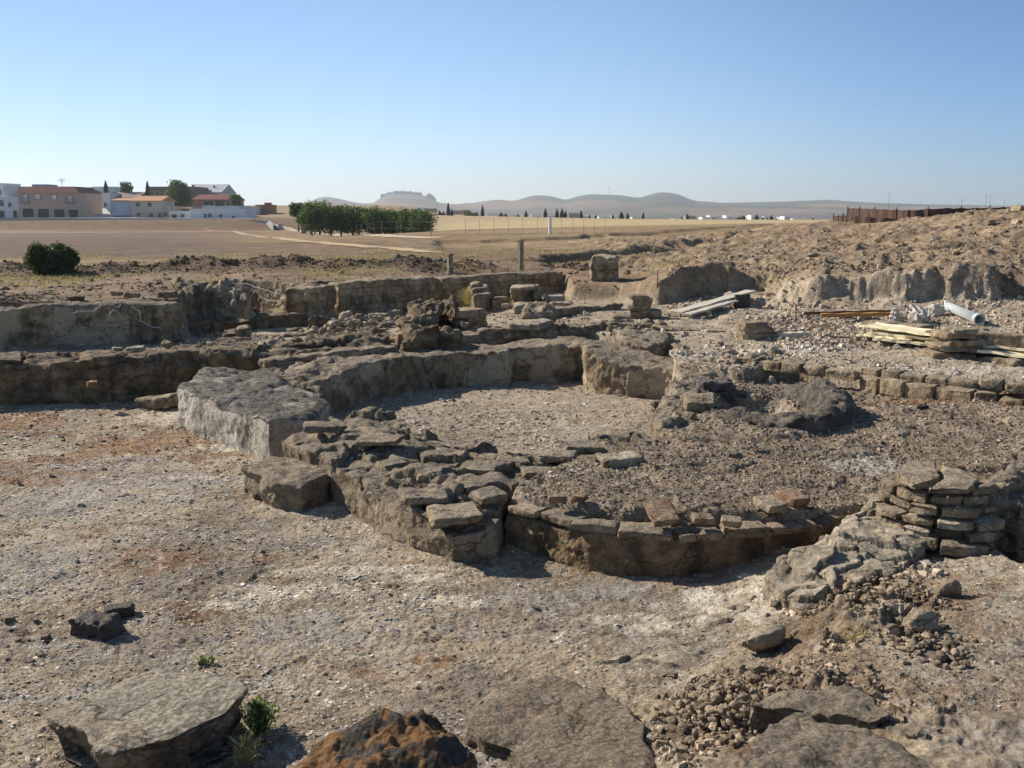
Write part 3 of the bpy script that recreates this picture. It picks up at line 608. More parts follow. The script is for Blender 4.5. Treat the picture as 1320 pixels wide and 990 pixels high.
# --- long low step wall on the left
body('step_wall', strip([(-60, 474, .55), (0, 470, .55), (90, 468, .55), (180, 463, .56), (250, 458, .56), (345, 455, .56), (430, 452, .56), (515, 440, .58)], [1.0, 1.0, .8, .8, .8, .8, .6, .5]), -.1, M['brown'],
    'long low step wall crossing the left side in front of the plastered wall', 'wall', amp=.035, seed=11, drop=.02, terr=(.6, .05), course=.14)
body('kerb_course', strip([(340, 462, .55), (400, 458, .55), (460, 452, .56), (515, 446, .56)], .25), .4, M['tan'], 'low flat stone course leading from the thick block to the rubble wall', 'kerb', amp=.02, seed=12) 
body('flat_ledge', PP([(-30, 463, .62), (28, 462, .62), (30, 452, .62), (-30, 452, .62)]), .5, M['brown'], 'flat dark stone lying on the step wall at the left edge of the picture', 'stone', amp=.02, seed=13)
body('flat_ledge', PP([(100, 463, .6), (190, 459, .6), (190, 449, .6), (105, 452, .6)]), .5, M['brown'], 'broken stone course on the step wall below the plastered wall', 'stone', amp=.025, seed=14, drop=.02)
body('flat_ledge', PP([(190, 456, .62), (268, 450, .62), (266, 444, .62), (192, 448, .62)]), .5, M['brown'], 'narrow broken stone course on the step wall below the shadowed pit', 'stone', amp=.025, seed=15, drop=.02)
# --- plastered wall upper left
body('plastered_wall', strip([(-80, 402, 1.1), (0, 398, 1.1), (60, 395, 1.11), (120, 390, 1.13), (170, 389, 1.13), (230, 388, 1.13)], .5), .2, M['plaster'],
    'tall stained plaster wall at the left edge, below the field', 'wall', amp=.025, drop=.03, seed=16, flake=.01)
# --- long squared-stone wall at the back
def straight_wall(a, b, width, z0, mat, label, seed, course=.17, **k):
    p = strip([a, b], width); q = PP([a, b]); rot = math.atan2(q[1][1] - q[0][1], q[1][0] - q[0][0])
    return body('ashlar_wall', p, z0, mat, label, 'wall', seed=seed, rot=rot, amp=k.pop('amp', .02), fine=.006, course=course, **k)
straight_wall((436, 364, 1.12), (568, 357, 1.12), .45, .15, M['ashlar'], 'long squared stone wall at the back, left half by the pale corner pier', 17, drop=.02)
straight_wall((570, 357, 1.12), (728, 350, 1.12), .45, .3, M['ashlar'], 'long squared stone wall at the back, right half ending in open ground', 18, drop=.02)
straight_wall((396, 371, 1.1), (434, 366, 1.1), .5, .15, M['ashlar'], 'pale corner pier where the dark plastered wall meets the squared stone wall', 19)
body('dark_wall', strip([(284, 358, 1.14), (340, 361, 1.14), (394, 367, 1.12)], .4), .15, M['plaster'], 'dark shaded wall with a pale mortar line left of the corner pier', 'wall', amp=.025, seed=20)
body('dark_wall', PP([(222, 366, 1.18), (295, 365, 1.2), (330, 372, 1.12), (318, 376, 1.1), (262, 372, 1.12), (232, 380, 1.1)]), .2, M['plaster'], 'collapsed wall top bridging the dark recess behind the plastered wall', 'wall', amp=.06, seed=21, terr=(.5, .15), drop=.05)
body('masonry_pier', PP([(292, 384, .95), (322, 382, .98), (322, 377, .98), (292, 378, .95)]), .2, M['brown'], 'stubby stone pier standing in front of the dark recess', 'pier', amp=.03, seed=22, course=.12)
body('low_wall', strip([(232, 418, .62), (262, 413, .62), (320, 411, .62), (322, 411, .62)], .4), .1, M['brown'], 'low rubble wall with pale top in front of the dark recess', 'wall', amp=.03, seed=23, course=.12)
body('low_wall', strip([(322, 408, .62), (392, 405, .62)], .35), .1, M['brown'], 'low dark wall with pale top in front of the shaded wall', 'wall', amp=.03, seed=24, course=.13)
body('low_wall', strip([(294, 438, .5), (345, 430, .52), (400, 426, .52)], .3), .1, M['brown'], 'low sloping wall stub beside the white marble slab', 'wall', amp=.03, seed=25, drop=.03)
body('squared_block', PP([(304, 424, .62), (322, 421, .62), (322, 417, .62), (305, 419, .62)]), .25, M['tan'], 'small squared block standing on the low stub in the left room', 'stone block', amp=.012, seed=26)
body('squared_block', PP([(288, 430, .5), (304, 429, .5), (304, 424, .5), (289, 425, .5)]), .2, M['brown'], 'dark squared block left of the small squared block', 'stone block', amp=.012, seed=27)
body('marble_slab', PP([(312, 451, .53), (338, 450, .55), (357, 436, .66), (346, 435, .67)]), .45, M['pale'], 'white marble slab leaning beside the step wall', 'slab', amp=.008, seed=28, flake=0)
body('rubble_wall', PP([(335, 445, .62), (400, 441, .64), (470, 437, .62), (512, 432, .6), (512, 425, .6), (460, 428, .62), (340, 437, .62)]), .35, M['brown'], 'low crumbled wall behind the stone kerb left of centre', 'wall', amp=.04, seed=29, drop=.04, terr=(.4, .06))
# --- rubble walls in the middle
body('rubble_wall', PP([(513, 416, .78), (530, 392, .95), (560, 386, 1.02), (585, 385, 1.04), (588, 393, 1.02), (570, 401, .85), (560, 416, .8), (590, 420, .78), (590, 428, .74), (520, 430, .74)]), .35, M['brown'],
    'tallest lumpy rubble wall stub in the middle, dark with flat cap stones', 'wall', amp=.07, seed=30, terr=(.35, .12), course=.13)
body('low_wall', strip([(586, 402, .84), (628, 398, .84)], .3), .4, M['ashlar'], 'neat pale brick wall stub right of the tall rubble stub', 'wall', amp=.012, seed=31, course=.1)
body('low_wall', strip([(512, 433, .66), (560, 430, .66), (640, 425, .68), (715, 419, .70), (790, 418, .68), (860, 413, .72)], .35), .4, M['tan'],
    'long low retaining wall of small courses behind the pool', 'wall', amp=.025, seed=32, course=.11, terr=(.5, .03))
body('flat_slab', PP([(655, 415, .78), (695, 417, .78), (715, 412, .78), (700, 409, .78), (665, 410, .78)]), .66, M['pale'], 'flat pale slab lying on the long low retaining wall', 'slab', amp=.012, seed=33)
body('stone_mound', PP([(672, 404, .86), (715, 402, .86), (718, 396, .9), (705, 392, .92), (680, 393, .9)]), .5, M['tan'], 'rounded weathered stone stack behind the flat pale slab', 'rubble stack', amp=.05, seed=34, terr=(.3, .08), course=.13)
body('stone_pier', PP([(660, 372, .98), (692, 370, .98), (694, 367, .98), (662, 368, .98)]), .5, M['tan'], 'square pier with white cap slab in front of the back wall', 'pier', amp=.02, seed=35, course=.12)
body('cap_slab', PP([(657, 371, 1.03), (690, 369.5, 1.03), (690, 366, 1.03), (660, 367, 1.03)]), .97, M['pale'], 'white flat slab capping the square pier', 'slab', amp=.006, seed=36, flake=0)
body('stone_pier', PP([(688, 374, .93), (697, 373.5, .93), (697, 369, .93), (689, 369, .93)]), .5, M['tan'], 'narrow lower pier touching the square pier on its right', 'pier', amp=.015, seed=37, course=.12)
body('stone_step', PP([(662, 394, .72), (690, 392, .72), (690, 388, .72), (664, 389, .72)]), .5, M['pale'], 'flat double step stone at the foot of the square pier', 'slab', amp=.012, seed=38, course=.08)
body('stone_step', PP([(606, 366, 1.04), (619, 365, 1.04), (619, 362, 1.04), (607, 363, 1.04)]), .5, M['tan'], 'topmost stone of the small stair against the back wall', 'step', amp=.01, seed=39)
body('stone_step', PP([(608, 372, .97), (630, 370, .97), (630, 366, .97), (608, 367, .97)]), .5, M['tan'], 'middle stone of the small stair against the back wall', 'step', amp=.01, seed=40)
body('stone_step', PP([(610, 379, .89), (633, 377, .89), (633, 373, .89), (610, 374, .89)]), .5, M['tan'], 'lowest stone of the small stair against the back wall', 'step', amp=.01, seed=41)
body('low_wall', strip([(634, 383, .8), (658, 382, .8)], .25), .5, M['tan'], 'short low wall between the small stair and the square pier', 'wall', amp=.015, seed=42)
body('low_wall', strip([(700, 398, .77), (740, 395, .78), (805, 391, .78)], .3), .6, M['tan'], 'thin low kerb of pale stone right of the square pier', 'kerb', amp=.015, seed=43, course=.1)
body('flat_slab', PP([(700, 382, .8), (728, 381, .8), (728, 378, .8), (705, 379, .8)]), .66, M['pale'], 'flat stone near the right end of the back wall', 'slab', amp=.01, seed=44)
body('table_slab', PP([(790, 425, .64), (826, 424, .70), (868, 426, .70), (852, 440, .62), (835, 447, .56), (800, 441, .58)]), .35, M['crust'], 'large tilted block with a flat pale top behind the pool corner', 'stone block', amp=.03, seed=45, drop=.02)
body('low_wall', strip([(838, 421, .66), (900, 425, .64), (940, 428, .62), (950, 432, .6)], .3), .4, M['tan'], 'low stone wall right of the large tilted block', 'wall', amp=.02, seed=46, course=.12)
body('wall_stub', PP([(762, 331, 1.55), (797, 331, 1.55), (797, 328, 1.55), (764, 328, 1.55)]), .75, M['ashlar'], 'isolated square stub of masonry behind the right end of the back wall', 'wall stub', amp=.03, seed=47, course=.13, drop=.04)
# --- foreground right: flagged wall and round pier
body('flagged_wall', PP([(990, 735, .34), (1002, 712, .38), (1040, 700, .40), (1070, 688, .42), (1100, 662, .44), (1130, 642, .46), (1180, 650, .46), (1200, 690, .42), (1150, 735, .38), (1080, 752, .36), (1040, 772, .30), (1010, 765, .28)]), -.05, M['pale'],
    'diagonal wall top of large cracked flagstones right of the curved wall', 'wall', amp=.018, seed=48, terr=(.30, .05), drop=.015)
rpc = P(1215, 614, .72); rp = body('round_pier', [(rpc[0] + .36 * math.cos(t) , rpc[1] + .34 * math.sin(t), .66) for t in np.linspace(0, 6.1, 14)], .0, M['brown'],
    'round ruined pier of stacked thin stones at the right', 'pier', amp=.05, seed=49, course=.09, drop=.04, lean=.07)
rnd_ = random.Random(8)
for k in range(6):
    zt = .74 - k * .068; rad = .33 + .035 * k + .01 * (k % 2); a_ = math.radians(148 + rnd_.uniform(-6, 6)); a_end = math.radians(296 - 5 * k)
    while a_ < a_end:
        l = rnd_.uniform(.20, .34); da = l / rad; m_ = a_ + da / 2; wd_ = rnd_.uniform(.13, .19); r0, r1 = rad - wd_, rad + rnd_.uniform(-.055, .035); g_ = .012 / rad
        if rnd_.random() > .1: body('course_stone', [(rpc[0] + r_ * math.cos(t), rpc[1] + r_ * math.sin(t), zt + rnd_.uniform(-.008, .008)) for r_, t in ((r1, a_ + g_), (r1 * 1.02, m_), (r1, a_ + da - g_), (r0, a_ + da - g_), (r0, a_ + g_))], zt - rnd_.uniform(.05, .064), M[rnd_.choice(['pale', 'tan', 'brickish', 'crust'])], parent=rp, amp=.009, fine=.005, seed=rnd_.randint(0, 999), flake=.006, res=.0065)
        a_ += da
body('cap_stone', PP([(1150, 606, .78), (1168, 593, .78), (1205, 592, .78), (1212, 612, .78), (1180, 622, .77)]), .71, M['tan'], parent=rp, seed=50, amp=.012)
body('cap_stone', PP([(1212, 594, .78), (1246, 602, .78), (1264, 614, .77), (1250, 628, .76), (1196, 626, .77), (1216, 612, .78)]), .71, M['tan'], parent=rp, seed=51, amp=.012)
body('ridge_wall', PP([(1262, 622, .62), (1290, 596, .62), (1325, 575, .62), (1380, 560, .62), (1390, 575, .6), (1330, 600, .6), (1300, 625, .6)]), .1, M['crust'], 'crumbling ridge running right from the round pier to the picture edge', 'wall', amp=.05, seed=51)
body('low_wall', PP([(1275, 640, .5), (1330, 610, .5), (1370, 600, .5), (1370, 625, .5), (1320, 650, .48)]), -.2, M['tan'], 'pale block beyond the dark hole at the right edge', 'stone block', amp=.03, seed=52)
# --- foreground slabs
body('foreground_slab', PP([(64, 922, .22), (128, 887, .24), (205, 855, .26), (300, 866, .27), (318, 884, .26), (290, 915, .25), (215, 952, .23), (150, 968, .22), (125, 965, .22), (105, 940, .22)]), .02, M['slab'],
    'big flat fallen slab with a pale top in the bottom left corner', 'slab', amp=.012, fine=.006, seed=53, flake=.02, lean=-.06, res=.0055)
body('slab_support', PP([(130, 945, .1), (300, 905, .12), (290, 960, .1), (150, 995, .1)]), -.06, M['dark'], 'dark rubble supporting the big fallen slab at the bottom left', 'rubble', amp=.05, seed=54, res=.009)
body('lichen_rock', PP([(345, 985, .36), (380, 940, .44), (430, 918, .46), (490, 905, .48), (530, 893, .52), (565, 905, .50), (590, 935, .44), (615, 975, .36), (620, 1040, .3), (330, 1040, .3)]), -.1, M['lichen'],
    'dark pitted rock with orange lichen at the bottom edge', 'rock', amp=.045, fine=.016, seed=55, drop=.03, res=.006)
body('foreground_slab', PP([(600, 932, .15), (622, 905, .15), (648, 893, .16), (668, 872, .16), (715, 866, .17), (745, 880, .17), (775, 884, .18), (803, 903, .18), (812, 922, .18), (834, 935, .19), (830, 960, .19), (842, 980, .2), (825, 1010, .2), (700, 1010, .15), (668, 985, .14), (655, 962, .14), (622, 955, .14)]), -.05, M['slabor'],
    'large cracked flat slab in the bottom centre with orange lichen on its right edge', 'slab', amp=.016, fine=.006, seed=56, flake=.02, res=.0065)
body('foreground_slab', PP([(965, 903, .41), (1010, 880, .42), (1052, 884, .43), (1090, 878, .44), (1125, 893, .45), (1150, 913, .45), (1130, 926, .44), (1085, 918, .43), (1040, 912, .42)]), .1, M['slab2'], 'cracked grey slab half buried in the lower right rubble', 'slab', amp=.02, seed=57, res=.0065)
body('foreground_slab', PP([(955, 1010, .44), (972, 960, .45), (990, 932, .46), (1030, 918, .47), (1075, 928, .47), (1120, 934, .48), (1180, 965, .49), (1215, 985, .49), (1250, 1010, .49)]), .1, M['slab2'], 'dark grey sloping slab cut off by the lower right edge', 'slab', amp=.02, seed=58, res=.0065)
print('body verts', TOT[0])

def on_wall(px, py, A, B, off=.03):
    A = np.array(A)[:2]; B = np.array(B)[:2]; e_ = (B - A) / np.linalg.norm(B - A); n = np.array([e_[1], -e_[0]]); A = A + n * off; r = ray(px, py); t = (A @ n) / (r[:2] @ n); return np.array([r[0] * t, r[1] * t, CAMZ + r[2] * t])
def mortar_line(parent, pix, A, B, rad=.010, off=.022):
    p = [on_wall(px, py, A, B, off) for px, py in pix]; q = [p[0]]; rnd = random.Random(3)
    for a, b_ in zip(p[:-1], p[1:]):
        for k in range(1, 5): q.append(a + (b_ - a) * k / 4 + np.array([rnd.uniform(-.015, .015), 0, rnd.uniform(-.015, .015)]) * (k < 4))
    bm = bmesh.new()
    for a, b_ in zip(q[:-1], q[1:]): tube(bm, a, b_, rad, 6)
    o = bm_obj('mortar_line', bm, M['mortar']); o.parent = parent; o.matrix_parent_inverse = Matrix.Translation(-Vector(parent.location))
M['mortar'] = flat_mat('pale_repair_mortar', (.46, .44, .41), (.36, .34, .31), 20, bumpd=.004)
dw = [o for o in S.objects if o.name.startswith('dark_wall')][0]; A_, B_ = P(284, 358, 1.14), P(394, 367, 1.12)
mortar_line(dw, [(306, 367), (318, 365), (330, 371), (345, 374), (352, 378), (368, 381), (375, 398)], A_, B_)
mortar_line(dw, [(335, 382), (345, 387), (360, 388), (368, 384)], A_, B_)
pw = [o for o in S.objects if o.name.startswith('plastered_wall')][0]; A_, B_ = P(0, 398, 1.1), P(230, 388, 1.13)
for L_ in ([(88, 407), (100, 401), (122, 401), (130, 393), (140, 393), (152, 396), (156, 392)], [(141, 408), (146, 398), (152, 404), (158, 410)], [(170, 395), (181, 402), (180, 414), (195, 420), (208, 424)]): mortar_line(pw, L_, A_, B_)

body('floor_slab', PP([(742, 858, .075), (800, 838, .08), (862, 806, .08), (930, 782, .085), (985, 752, .1), (1000, 775, .12), (962, 800, .11), (930, 842, .11), (880, 858, .10), (850, 878, .10), (790, 880, .085)]), -.05, M['pale'], 'pale cracked bedding of old floor between the bottom centre slab and the flagged wall', 'floor remnant', amp=.016, fine=.006, seed=71, terr=(.34, .012), drop=.02)
# ---------------------------------------------------------------- paths, hills, haze
def ribbon(name, pix, width, mat, lift=.03, kind='structure'):
    p = np.array([hit(*q) for q in pix]); seg = np.hypot(*(p[1:, :2] - p[:-1, :2]).T); cum = np.r_[0, np.cumsum(seg)]; n = max(20, int(cum[-1] / 1.2)); t = np.linspace(0, cum[-1], n)
    x = np.interp(t, cum, p[:, 0]); y = np.interp(t, cum, p[:, 1]); dx = np.gradient(x); dy = np.gradient(y); L = np.hypot(dx, dy); k = np.linspace(-1, 1, 7)[None] * width / 2
    ww = 1 + .25 * fbm2(t, t * 0, 3, 3, 5)[:, None]
    X = x[:, None] - (dy / L)[:, None] * k * ww; Y = y[:, None] + (dx / L)[:, None] * k * ww; Z = terrain(X, Y) + lift
    i = np.arange(n * 7).reshape(n, 7); f = np.stack([i[:-1, :-1], i[1:, :-1], i[1:, 1:], i[:-1, 1:]], -1).reshape(-1, 4)
    return tag(np_mesh(name, np.c_[X.ravel(), Y.ravel(), Z.ravel()], f, mat, smooth=True), kind=kind)
M['pathm'] = flat_mat('dusty_path', (.50, .42, .31), (.42, .34, .24), 1.5); M['asph'] = flat_mat('grey_road', (.33, .33, .33), (.27, .27, .27), .8)
M['sandp'] = flat_mat('sandy_track', (.44, .33, .20), (.38, .28, .17), 1.2)
ribbon('path', [(346, 288), (372, 294), (400, 299.5), (440, 303), (500, 305.5), (560, 307.5)], 2.0, M['pathm'])
ribbon('path', [(262, 295), (300, 298), (335, 305), (375, 311), (430, 315), (500, 320), (560, 326)], 1.0, M['sandp'])
ribbon('road', [(-40, 281.2), (100, 281.2), (240, 281.8), (330, 282.5)], 6, M['asph'], .08)
def hills():
    sk = np.array([(-900, 268), (0, 268), (300, 274), (340, 272), (385, 268), (400, 262), (420, 254), (440, 257), (465, 263), (488, 264), (494, 253), (510, 250), (535, 251), (556, 255), (562, 262), (600, 265), (612, 262), (645, 258), (662, 261), (675, 256), (690, 252.5), (712, 254), (728, 260), (742, 254), (760, 251.5), (800, 253), (822, 257), (838, 250.5), (855, 248.8), (872, 252), (890, 260), (930, 262.5), (1000, 261), (1060, 258.5), (1110, 262), (1190, 264.5), (1300, 266), (1500, 262), (2200, 266)], float)
    u = np.linspace(-900, 2200, 1500); prof = np.interp(u, sk[:, 0], sk[:, 1]); prof = np.convolve(np.pad(prof, 4, 'edge'), np.ones(9) / 9, 'valid') - .6
    ds = np.r_[np.linspace(1500, 3300, 60), np.linspace(3400, 4200, 8)]; U, Dd = np.meshgrid(u, ds)
    X = (U - 660) / F * Dd; zr = CAMZ + 3300 * (275 - prof) / F * 1.0
    k = np.clip((Dd - 1500) / 1800, 0, 1); rise = k ** 1.7
    n = fbm2(X, Dd, 420, 5, 301); sh = np.where(Dd > 3300, 1 - (Dd - 3300) / 900 * 1.0, 1)
    zb = -9 + (zr[None] + 9) * rise * sh; bump = np.sin(np.clip(k, 0, 1) * np.pi) * (n * 16 + 4); Z = zb + np.where(Dd <= 3300, bump, 0)
    i = np.arange(U.size).reshape(U.shape); f = np.stack([i[:-1, :-1], i[:-1, 1:], i[1:, 1:], i[1:, :-1]], -1).reshape(-1, 4)
    b = NB('hill_earth'); p = b.pos(); a = b.n('VertexColor', layer_name='Col').outputs[0]
    v = b.vor(p, .055); dots = b.math('MULTIPLY', b.ramp(v, .45, .3), b.n('Attribute', attribute_name='wood').outputs['Fac'])
    c = b.mix(dots, a, (.04, .055, .025)); mt = b.done(c)
    o = np_mesh('hills', np.c_[X.ravel(), Dd.ravel(), Z.ravel()], f, mt, smooth=True); tag(o, kind='structure')
    C = np.zeros(X.shape + (3,)) + np.array((.115, .088, .07)); m = sstep(-.1, .5, n)[..., None]; C = C * (1 - m) + np.array((.22, .165, .115)) * m
    m2 = sstep(.1, .3, fbm2(X, Dd, 260, 3, 303))[..., None] * .6; C = C * (1 - m2) + np.array((.13, .095, .06)) * m2
    wd = np.clip(sstep(.6, .85, k + .3 * fbm2(X, Dd, 260, 4, 304)) * sstep(-.7, -.2, n + .5 * (U > 720)) + sstep(.25, .5, fbm2(X, Dd, 330, 4, 305)) * .8, 0, 1); C = C * (1 - .7 * wd[..., None]) + np.array((.06, .075, .035)) * .7 * wd[..., None]
    me = o.data; q = me.color_attributes.new('Col', 'FLOAT_COLOR', 'POINT'); q.data.foreach_set('color', np.c_[C.reshape(-1, 3), np.ones(X.size)].astype(np.float32).ravel())
    g = me.attributes.new('wood', 'FLOAT', 'POINT'); g.data.foreach_set('value', wd.astype(np.float32).ravel())
hills()
def haze():
    bm = bmesh.new(); box(bm, -3600, 3600, -60, 4350, -60, 118); m = bpy.data.materials.new('haze_air'); m.use_nodes = True; t = m.node_tree; t.nodes.clear()
    o_ = t.nodes.new('ShaderNodeOutputMaterial'); v = t.nodes.new('ShaderNodeVolumePrincipled'); v.inputs['Color'].default_value = (.82, .91, 1, 1); v.inputs['Density'].default_value = HAZE; v.inputs['Anisotropy'].default_value = .35
    t.links.new(v.outputs[0], o_.inputs['Volume']); o = bm_obj('haze', bm, m); tag(o, kind='stuff')
HAZE = .00018
haze()
# ---------------------------------------------------------------- foliage
def leaf_mat(name, c):
    b = NB(name); r = b.n('NewGeometry').outputs['Random Per Island']; col = b.mix(r, tint(c, .55), tint(c, 1.5)); b.set(b.b.inputs['Base Color'], col)
    b.b.inputs['Roughness'].default_value = .6; tr = b.n('BsdfTranslucent'); b.set(tr.inputs[0], b.mix(1, col, (1.1, 1.3, .6), 'MULTIPLY')); ms = b.n('MixShader'); ms.inputs[0].default_value = .25
    b.l(b.b.outputs[0], ms.inputs[1]); b.l(tr.outputs[0], ms.inputs[2]); b.l(ms.outputs[0], b.out.inputs[0]); return b.m
M['leaf'] = leaf_mat('dark_green_leaves', (.085, .125, .035)); M['olive'] = leaf_mat('shrub_leaves', (.075, .095, .045)); M['cyp'] = leaf_mat('cypress_leaves', (.022, .042, .02)); M['weed'] = leaf_mat('weed_leaves', (.16, .21, .08)); M['straw'] = leaf_mat('dry_stalks', (.42, .33, .18))
M['bark'] = flat_mat('bark', (.12, .09, .065), None, 8, bumpd=.01)
def leaves(seed, lobes, n, size, shell=.55, flat=1.):
    r = np.random.RandomState(seed); L = np.array(lobes, float); wts = L[:, 3] ** 2; k = r.choice(len(L), n, p=wts / wts.sum()); d = r.randn(n, 3); d /= np.linalg.norm(d, axis=1)[:, None]
    rad = (shell + (1 - shell) * r.rand(n) ** .5) * (1 + .20 * r.randn(n)); c = L[k, :3] + d * (L[k, 3] * rad)[:, None] * np.array([1, 1, flat])
    keep = fbm(c[:, 0], c[:, 1], c[:, 2], L[:, 3].mean() * .5, 2, seed) > -.35; c = c[keep]; n = len(c)
    a = r.randn(n, 3); a /= np.linalg.norm(a, axis=1)[:, None]; b_ = np.cross(a, r.randn(n, 3)); b_ /= np.linalg.norm(b_, axis=1)[:, None]; s = size * r.uniform(.6, 1.3, (n, 1))
    v = np.stack([c - a * s, c + b_ * s * .45, c + a * s, c - b_ * s * .45], 1).reshape(-1, 3); return v, np.arange(4 * n).reshape(-1, 4)
def rnd_lobes(seed, w_, d_, h_, z0, n, r0, r1):
    r = np.random.RandomState(seed); out = [(0, 0, z0 + h_ * .5, min(w_, d_, h_) * .42)]
    for i in range(n):
        a = r.uniform(0, 2 * np.pi); q = r.uniform(.35, .92); zz = r.uniform(-1, 1); s = math.sqrt(max(.1, 1 - zz * zz * .8))
        out.append((math.cos(a) * q * w_ / 2 * s, math.sin(a) * q * d_ / 2 * s, z0 + h_ * (.5 + .36 * zz), r.uniform(r0, r1)))
    return out
def tree(name, label, px, py, d, w_, h_, seed, mat='leaf', cat='tree', n=5000, leaf=.13, trunk=.25, group=None, z=None):
    p = D(px, py, d); b = empty(name, p, 0, label, cat, group); rr = min(w_, h_)
    hh_ = h_ * (1 - trunk); v, f = leaves(seed, rnd_lobes(seed, w_ * .85, w_ * .85, hh_, h_ * trunk, 26, min(w_, hh_) * .15, min(w_, hh_) * .27), n, leaf); np_mesh('crown', v, f, M[mat], b)
    bm = bmesh.new(); r = random.Random(seed); tube(bm, (0, 0, -.4), (0, 0, h_ * .45), .035 * h_, 8, .02 * h_)
    for i in range(5):
        a = r.uniform(0, 6.28); tube(bm, (0, 0, h_ * r.uniform(.15, .4)), (math.cos(a) * w_ * .28, math.sin(a) * w_ * .28, h_ * r.uniform(.55, .8)), .015 * h_, 6, .006 * h_)
    bm_obj('trunk', bm, M['bark'], b); return b
pxm = lambda px, d: px * d / F
bh = hit(69, 354); bd = bh[1]; tree('round_bush', 'big dense green bush standing alone on the field edge at the left', 69, 354, bd, pxm(84, bd), pxm(37, bd), 5, 'olive', 'bush', 30000, .045, .0)
for i, (px, top, base, wd, d, lab) in enumerate([(385, 262, 294, 22, 112, 'slender tree with visible trunk at the left end of the grove'), (412, 259, 298, 40, 108, 'tallest round tree near the left end of the grove'), (402, 264, 299, 26, 104, 'small low tree below the tallest grove tree'),
    (427, 266, 299, 30, 109, 'tree filling the gap right of the tallest grove tree'), (455, 268, 300, 30, 112, 'half hidden tree behind the third and fourth grove trees'), (496, 270, 302, 28, 111, 'half hidden tree behind the middle of the grove'),
    (440, 267, 300, 36, 107, 'bushy dark tree third from the left in the grove'), (463, 269, 301, 30, 110, 'dark tree before the middle of the grove'), (483, 269, 302, 34, 106, 'bushy tree in the middle of the grove'),
    (508, 271, 303, 32, 108, 'dark tree right of the middle of the grove'), (530, 271, 304, 32, 105, 'second tree from the right end of the grove'), (545, 271, 305, 28, 103, 'rightmost rounded tree of the grove')]):
    tree('grove_tree', lab, px, base, d, pxm(wd * (1.15 if i == 0 else 1.6), d), pxm(base - top, d), 20 + i, 'leaf', 'tree', 7000, .11, .38 if i == 0 else .0)
tree('town_tree', 'large spreading tree behind the white houses of the town', 232, 272, 236, pxm(36, 236), pxm(36, 236), 40, 'leaf', 'tree', 6000, .3, .15)
tree('town_tree', 'small round tree beside the peach coloured building', 109, 274, 230, pxm(15, 230), pxm(18, 230), 41, 'leaf', 'tree', 2500, .25, .15)
tree('town_tree', 'round dark tree on the skyline above the white gabled house', 162, 256, 262, pxm(18, 262), pxm(20, 262), 42, 'leaf', 'tree', 2500, .3, .15)
tree('town_tree', 'dark tree at the right end of the town beside the hall', 303, 272, 238, pxm(16, 238), pxm(21, 238), 43, 'leaf', 'tree', 2500, .25, .1)
tree('town_tree', 'tiny bush beside the low white house at the town edge', 321, 277, 228, pxm(8, 228), pxm(7, 228), 44, 'leaf', 'bush', 800, .2, .05)
def cypress(px, top, base, d, wpx, seed, label, group=None):
    p = D(px, base, d); h = pxm(base - top, d); wd = pxm(wpx, d); b = empty('cypress', p, 0, label, 'cypress', group)
    r = np.random.RandomState(seed); n = 1100; t = r.rand(n) ** .8; a = r.uniform(0, 6.283, n); q = wd / 2 * np.sin(np.pi * np.clip(t * .92 + .08, 0, 1) ** .7) * r.uniform(.6, 1.1, n)
    c = np.c_[np.cos(a) * q, np.sin(a) * q, t * h]; u = np.c_[np.cos(a) * .4, np.sin(a) * .4, np.ones(n)] + r.randn(n, 3) * .25; s = h * .05; w2 = np.cross(u, r.randn(n, 3)); w2 /= np.linalg.norm(w2, axis=1)[:, None]
    v = np.stack([c - u * s, c + w2 * s * .6, c + u * s, c - w2 * s * .6], 1).reshape(-1, 3); np_mesh('crown', v, np.arange(4 * n).reshape(-1, 4), M['cyp'], b)
    bm = bmesh.new(); tube(bm, (0, 0, -.6), (0, 0, h * .9), h * .02, 6, h * .006); bm_obj('trunk', bm, M['bark'], b)
cypress(137, 234, 250, 262, 5, 1, 'thin cypress rising behind the white stepped houses of the town'); cypress(191, 235, 256, 250, 5, 2, 'thin cypress left of the large spreading town tree')
CY = [(567, 272, 282, 6), (572, 273, 282, 5), (578, 263, 282, 4.5), (582.5, 270, 282, 4), (622, 265.5, 281.5, 4), (646, 274, 281.5, 5), (652, 275, 281.5, 4), (668, 276, 281.5, 3), (678, 272, 281.5, 4), (703, 270, 282, 4.5), (718, 270, 282, 4.5), (724.5, 269.5, 282, 5), (729, 272, 282, 4), (749, 272, 282, 4.5), (760, 277, 283, 3), (768, 277, 283, 3), (790, 277, 284, 4), (801, 273, 284, 6), (809, 275, 284, 4), (829, 274.5, 284, 3.5), (879, 279, 285, 3), (886, 276, 286, 4), (920, 281, 286.5, 3), (942, 281, 287, 4), (975, 277, 287.5, 5), (983, 280, 287.5, 4), (989, 281, 287.5, 3), (994, 278, 287.5, 5.5), (1001, 281, 287.5, 4), (1048, 281, 287, 3.5)]
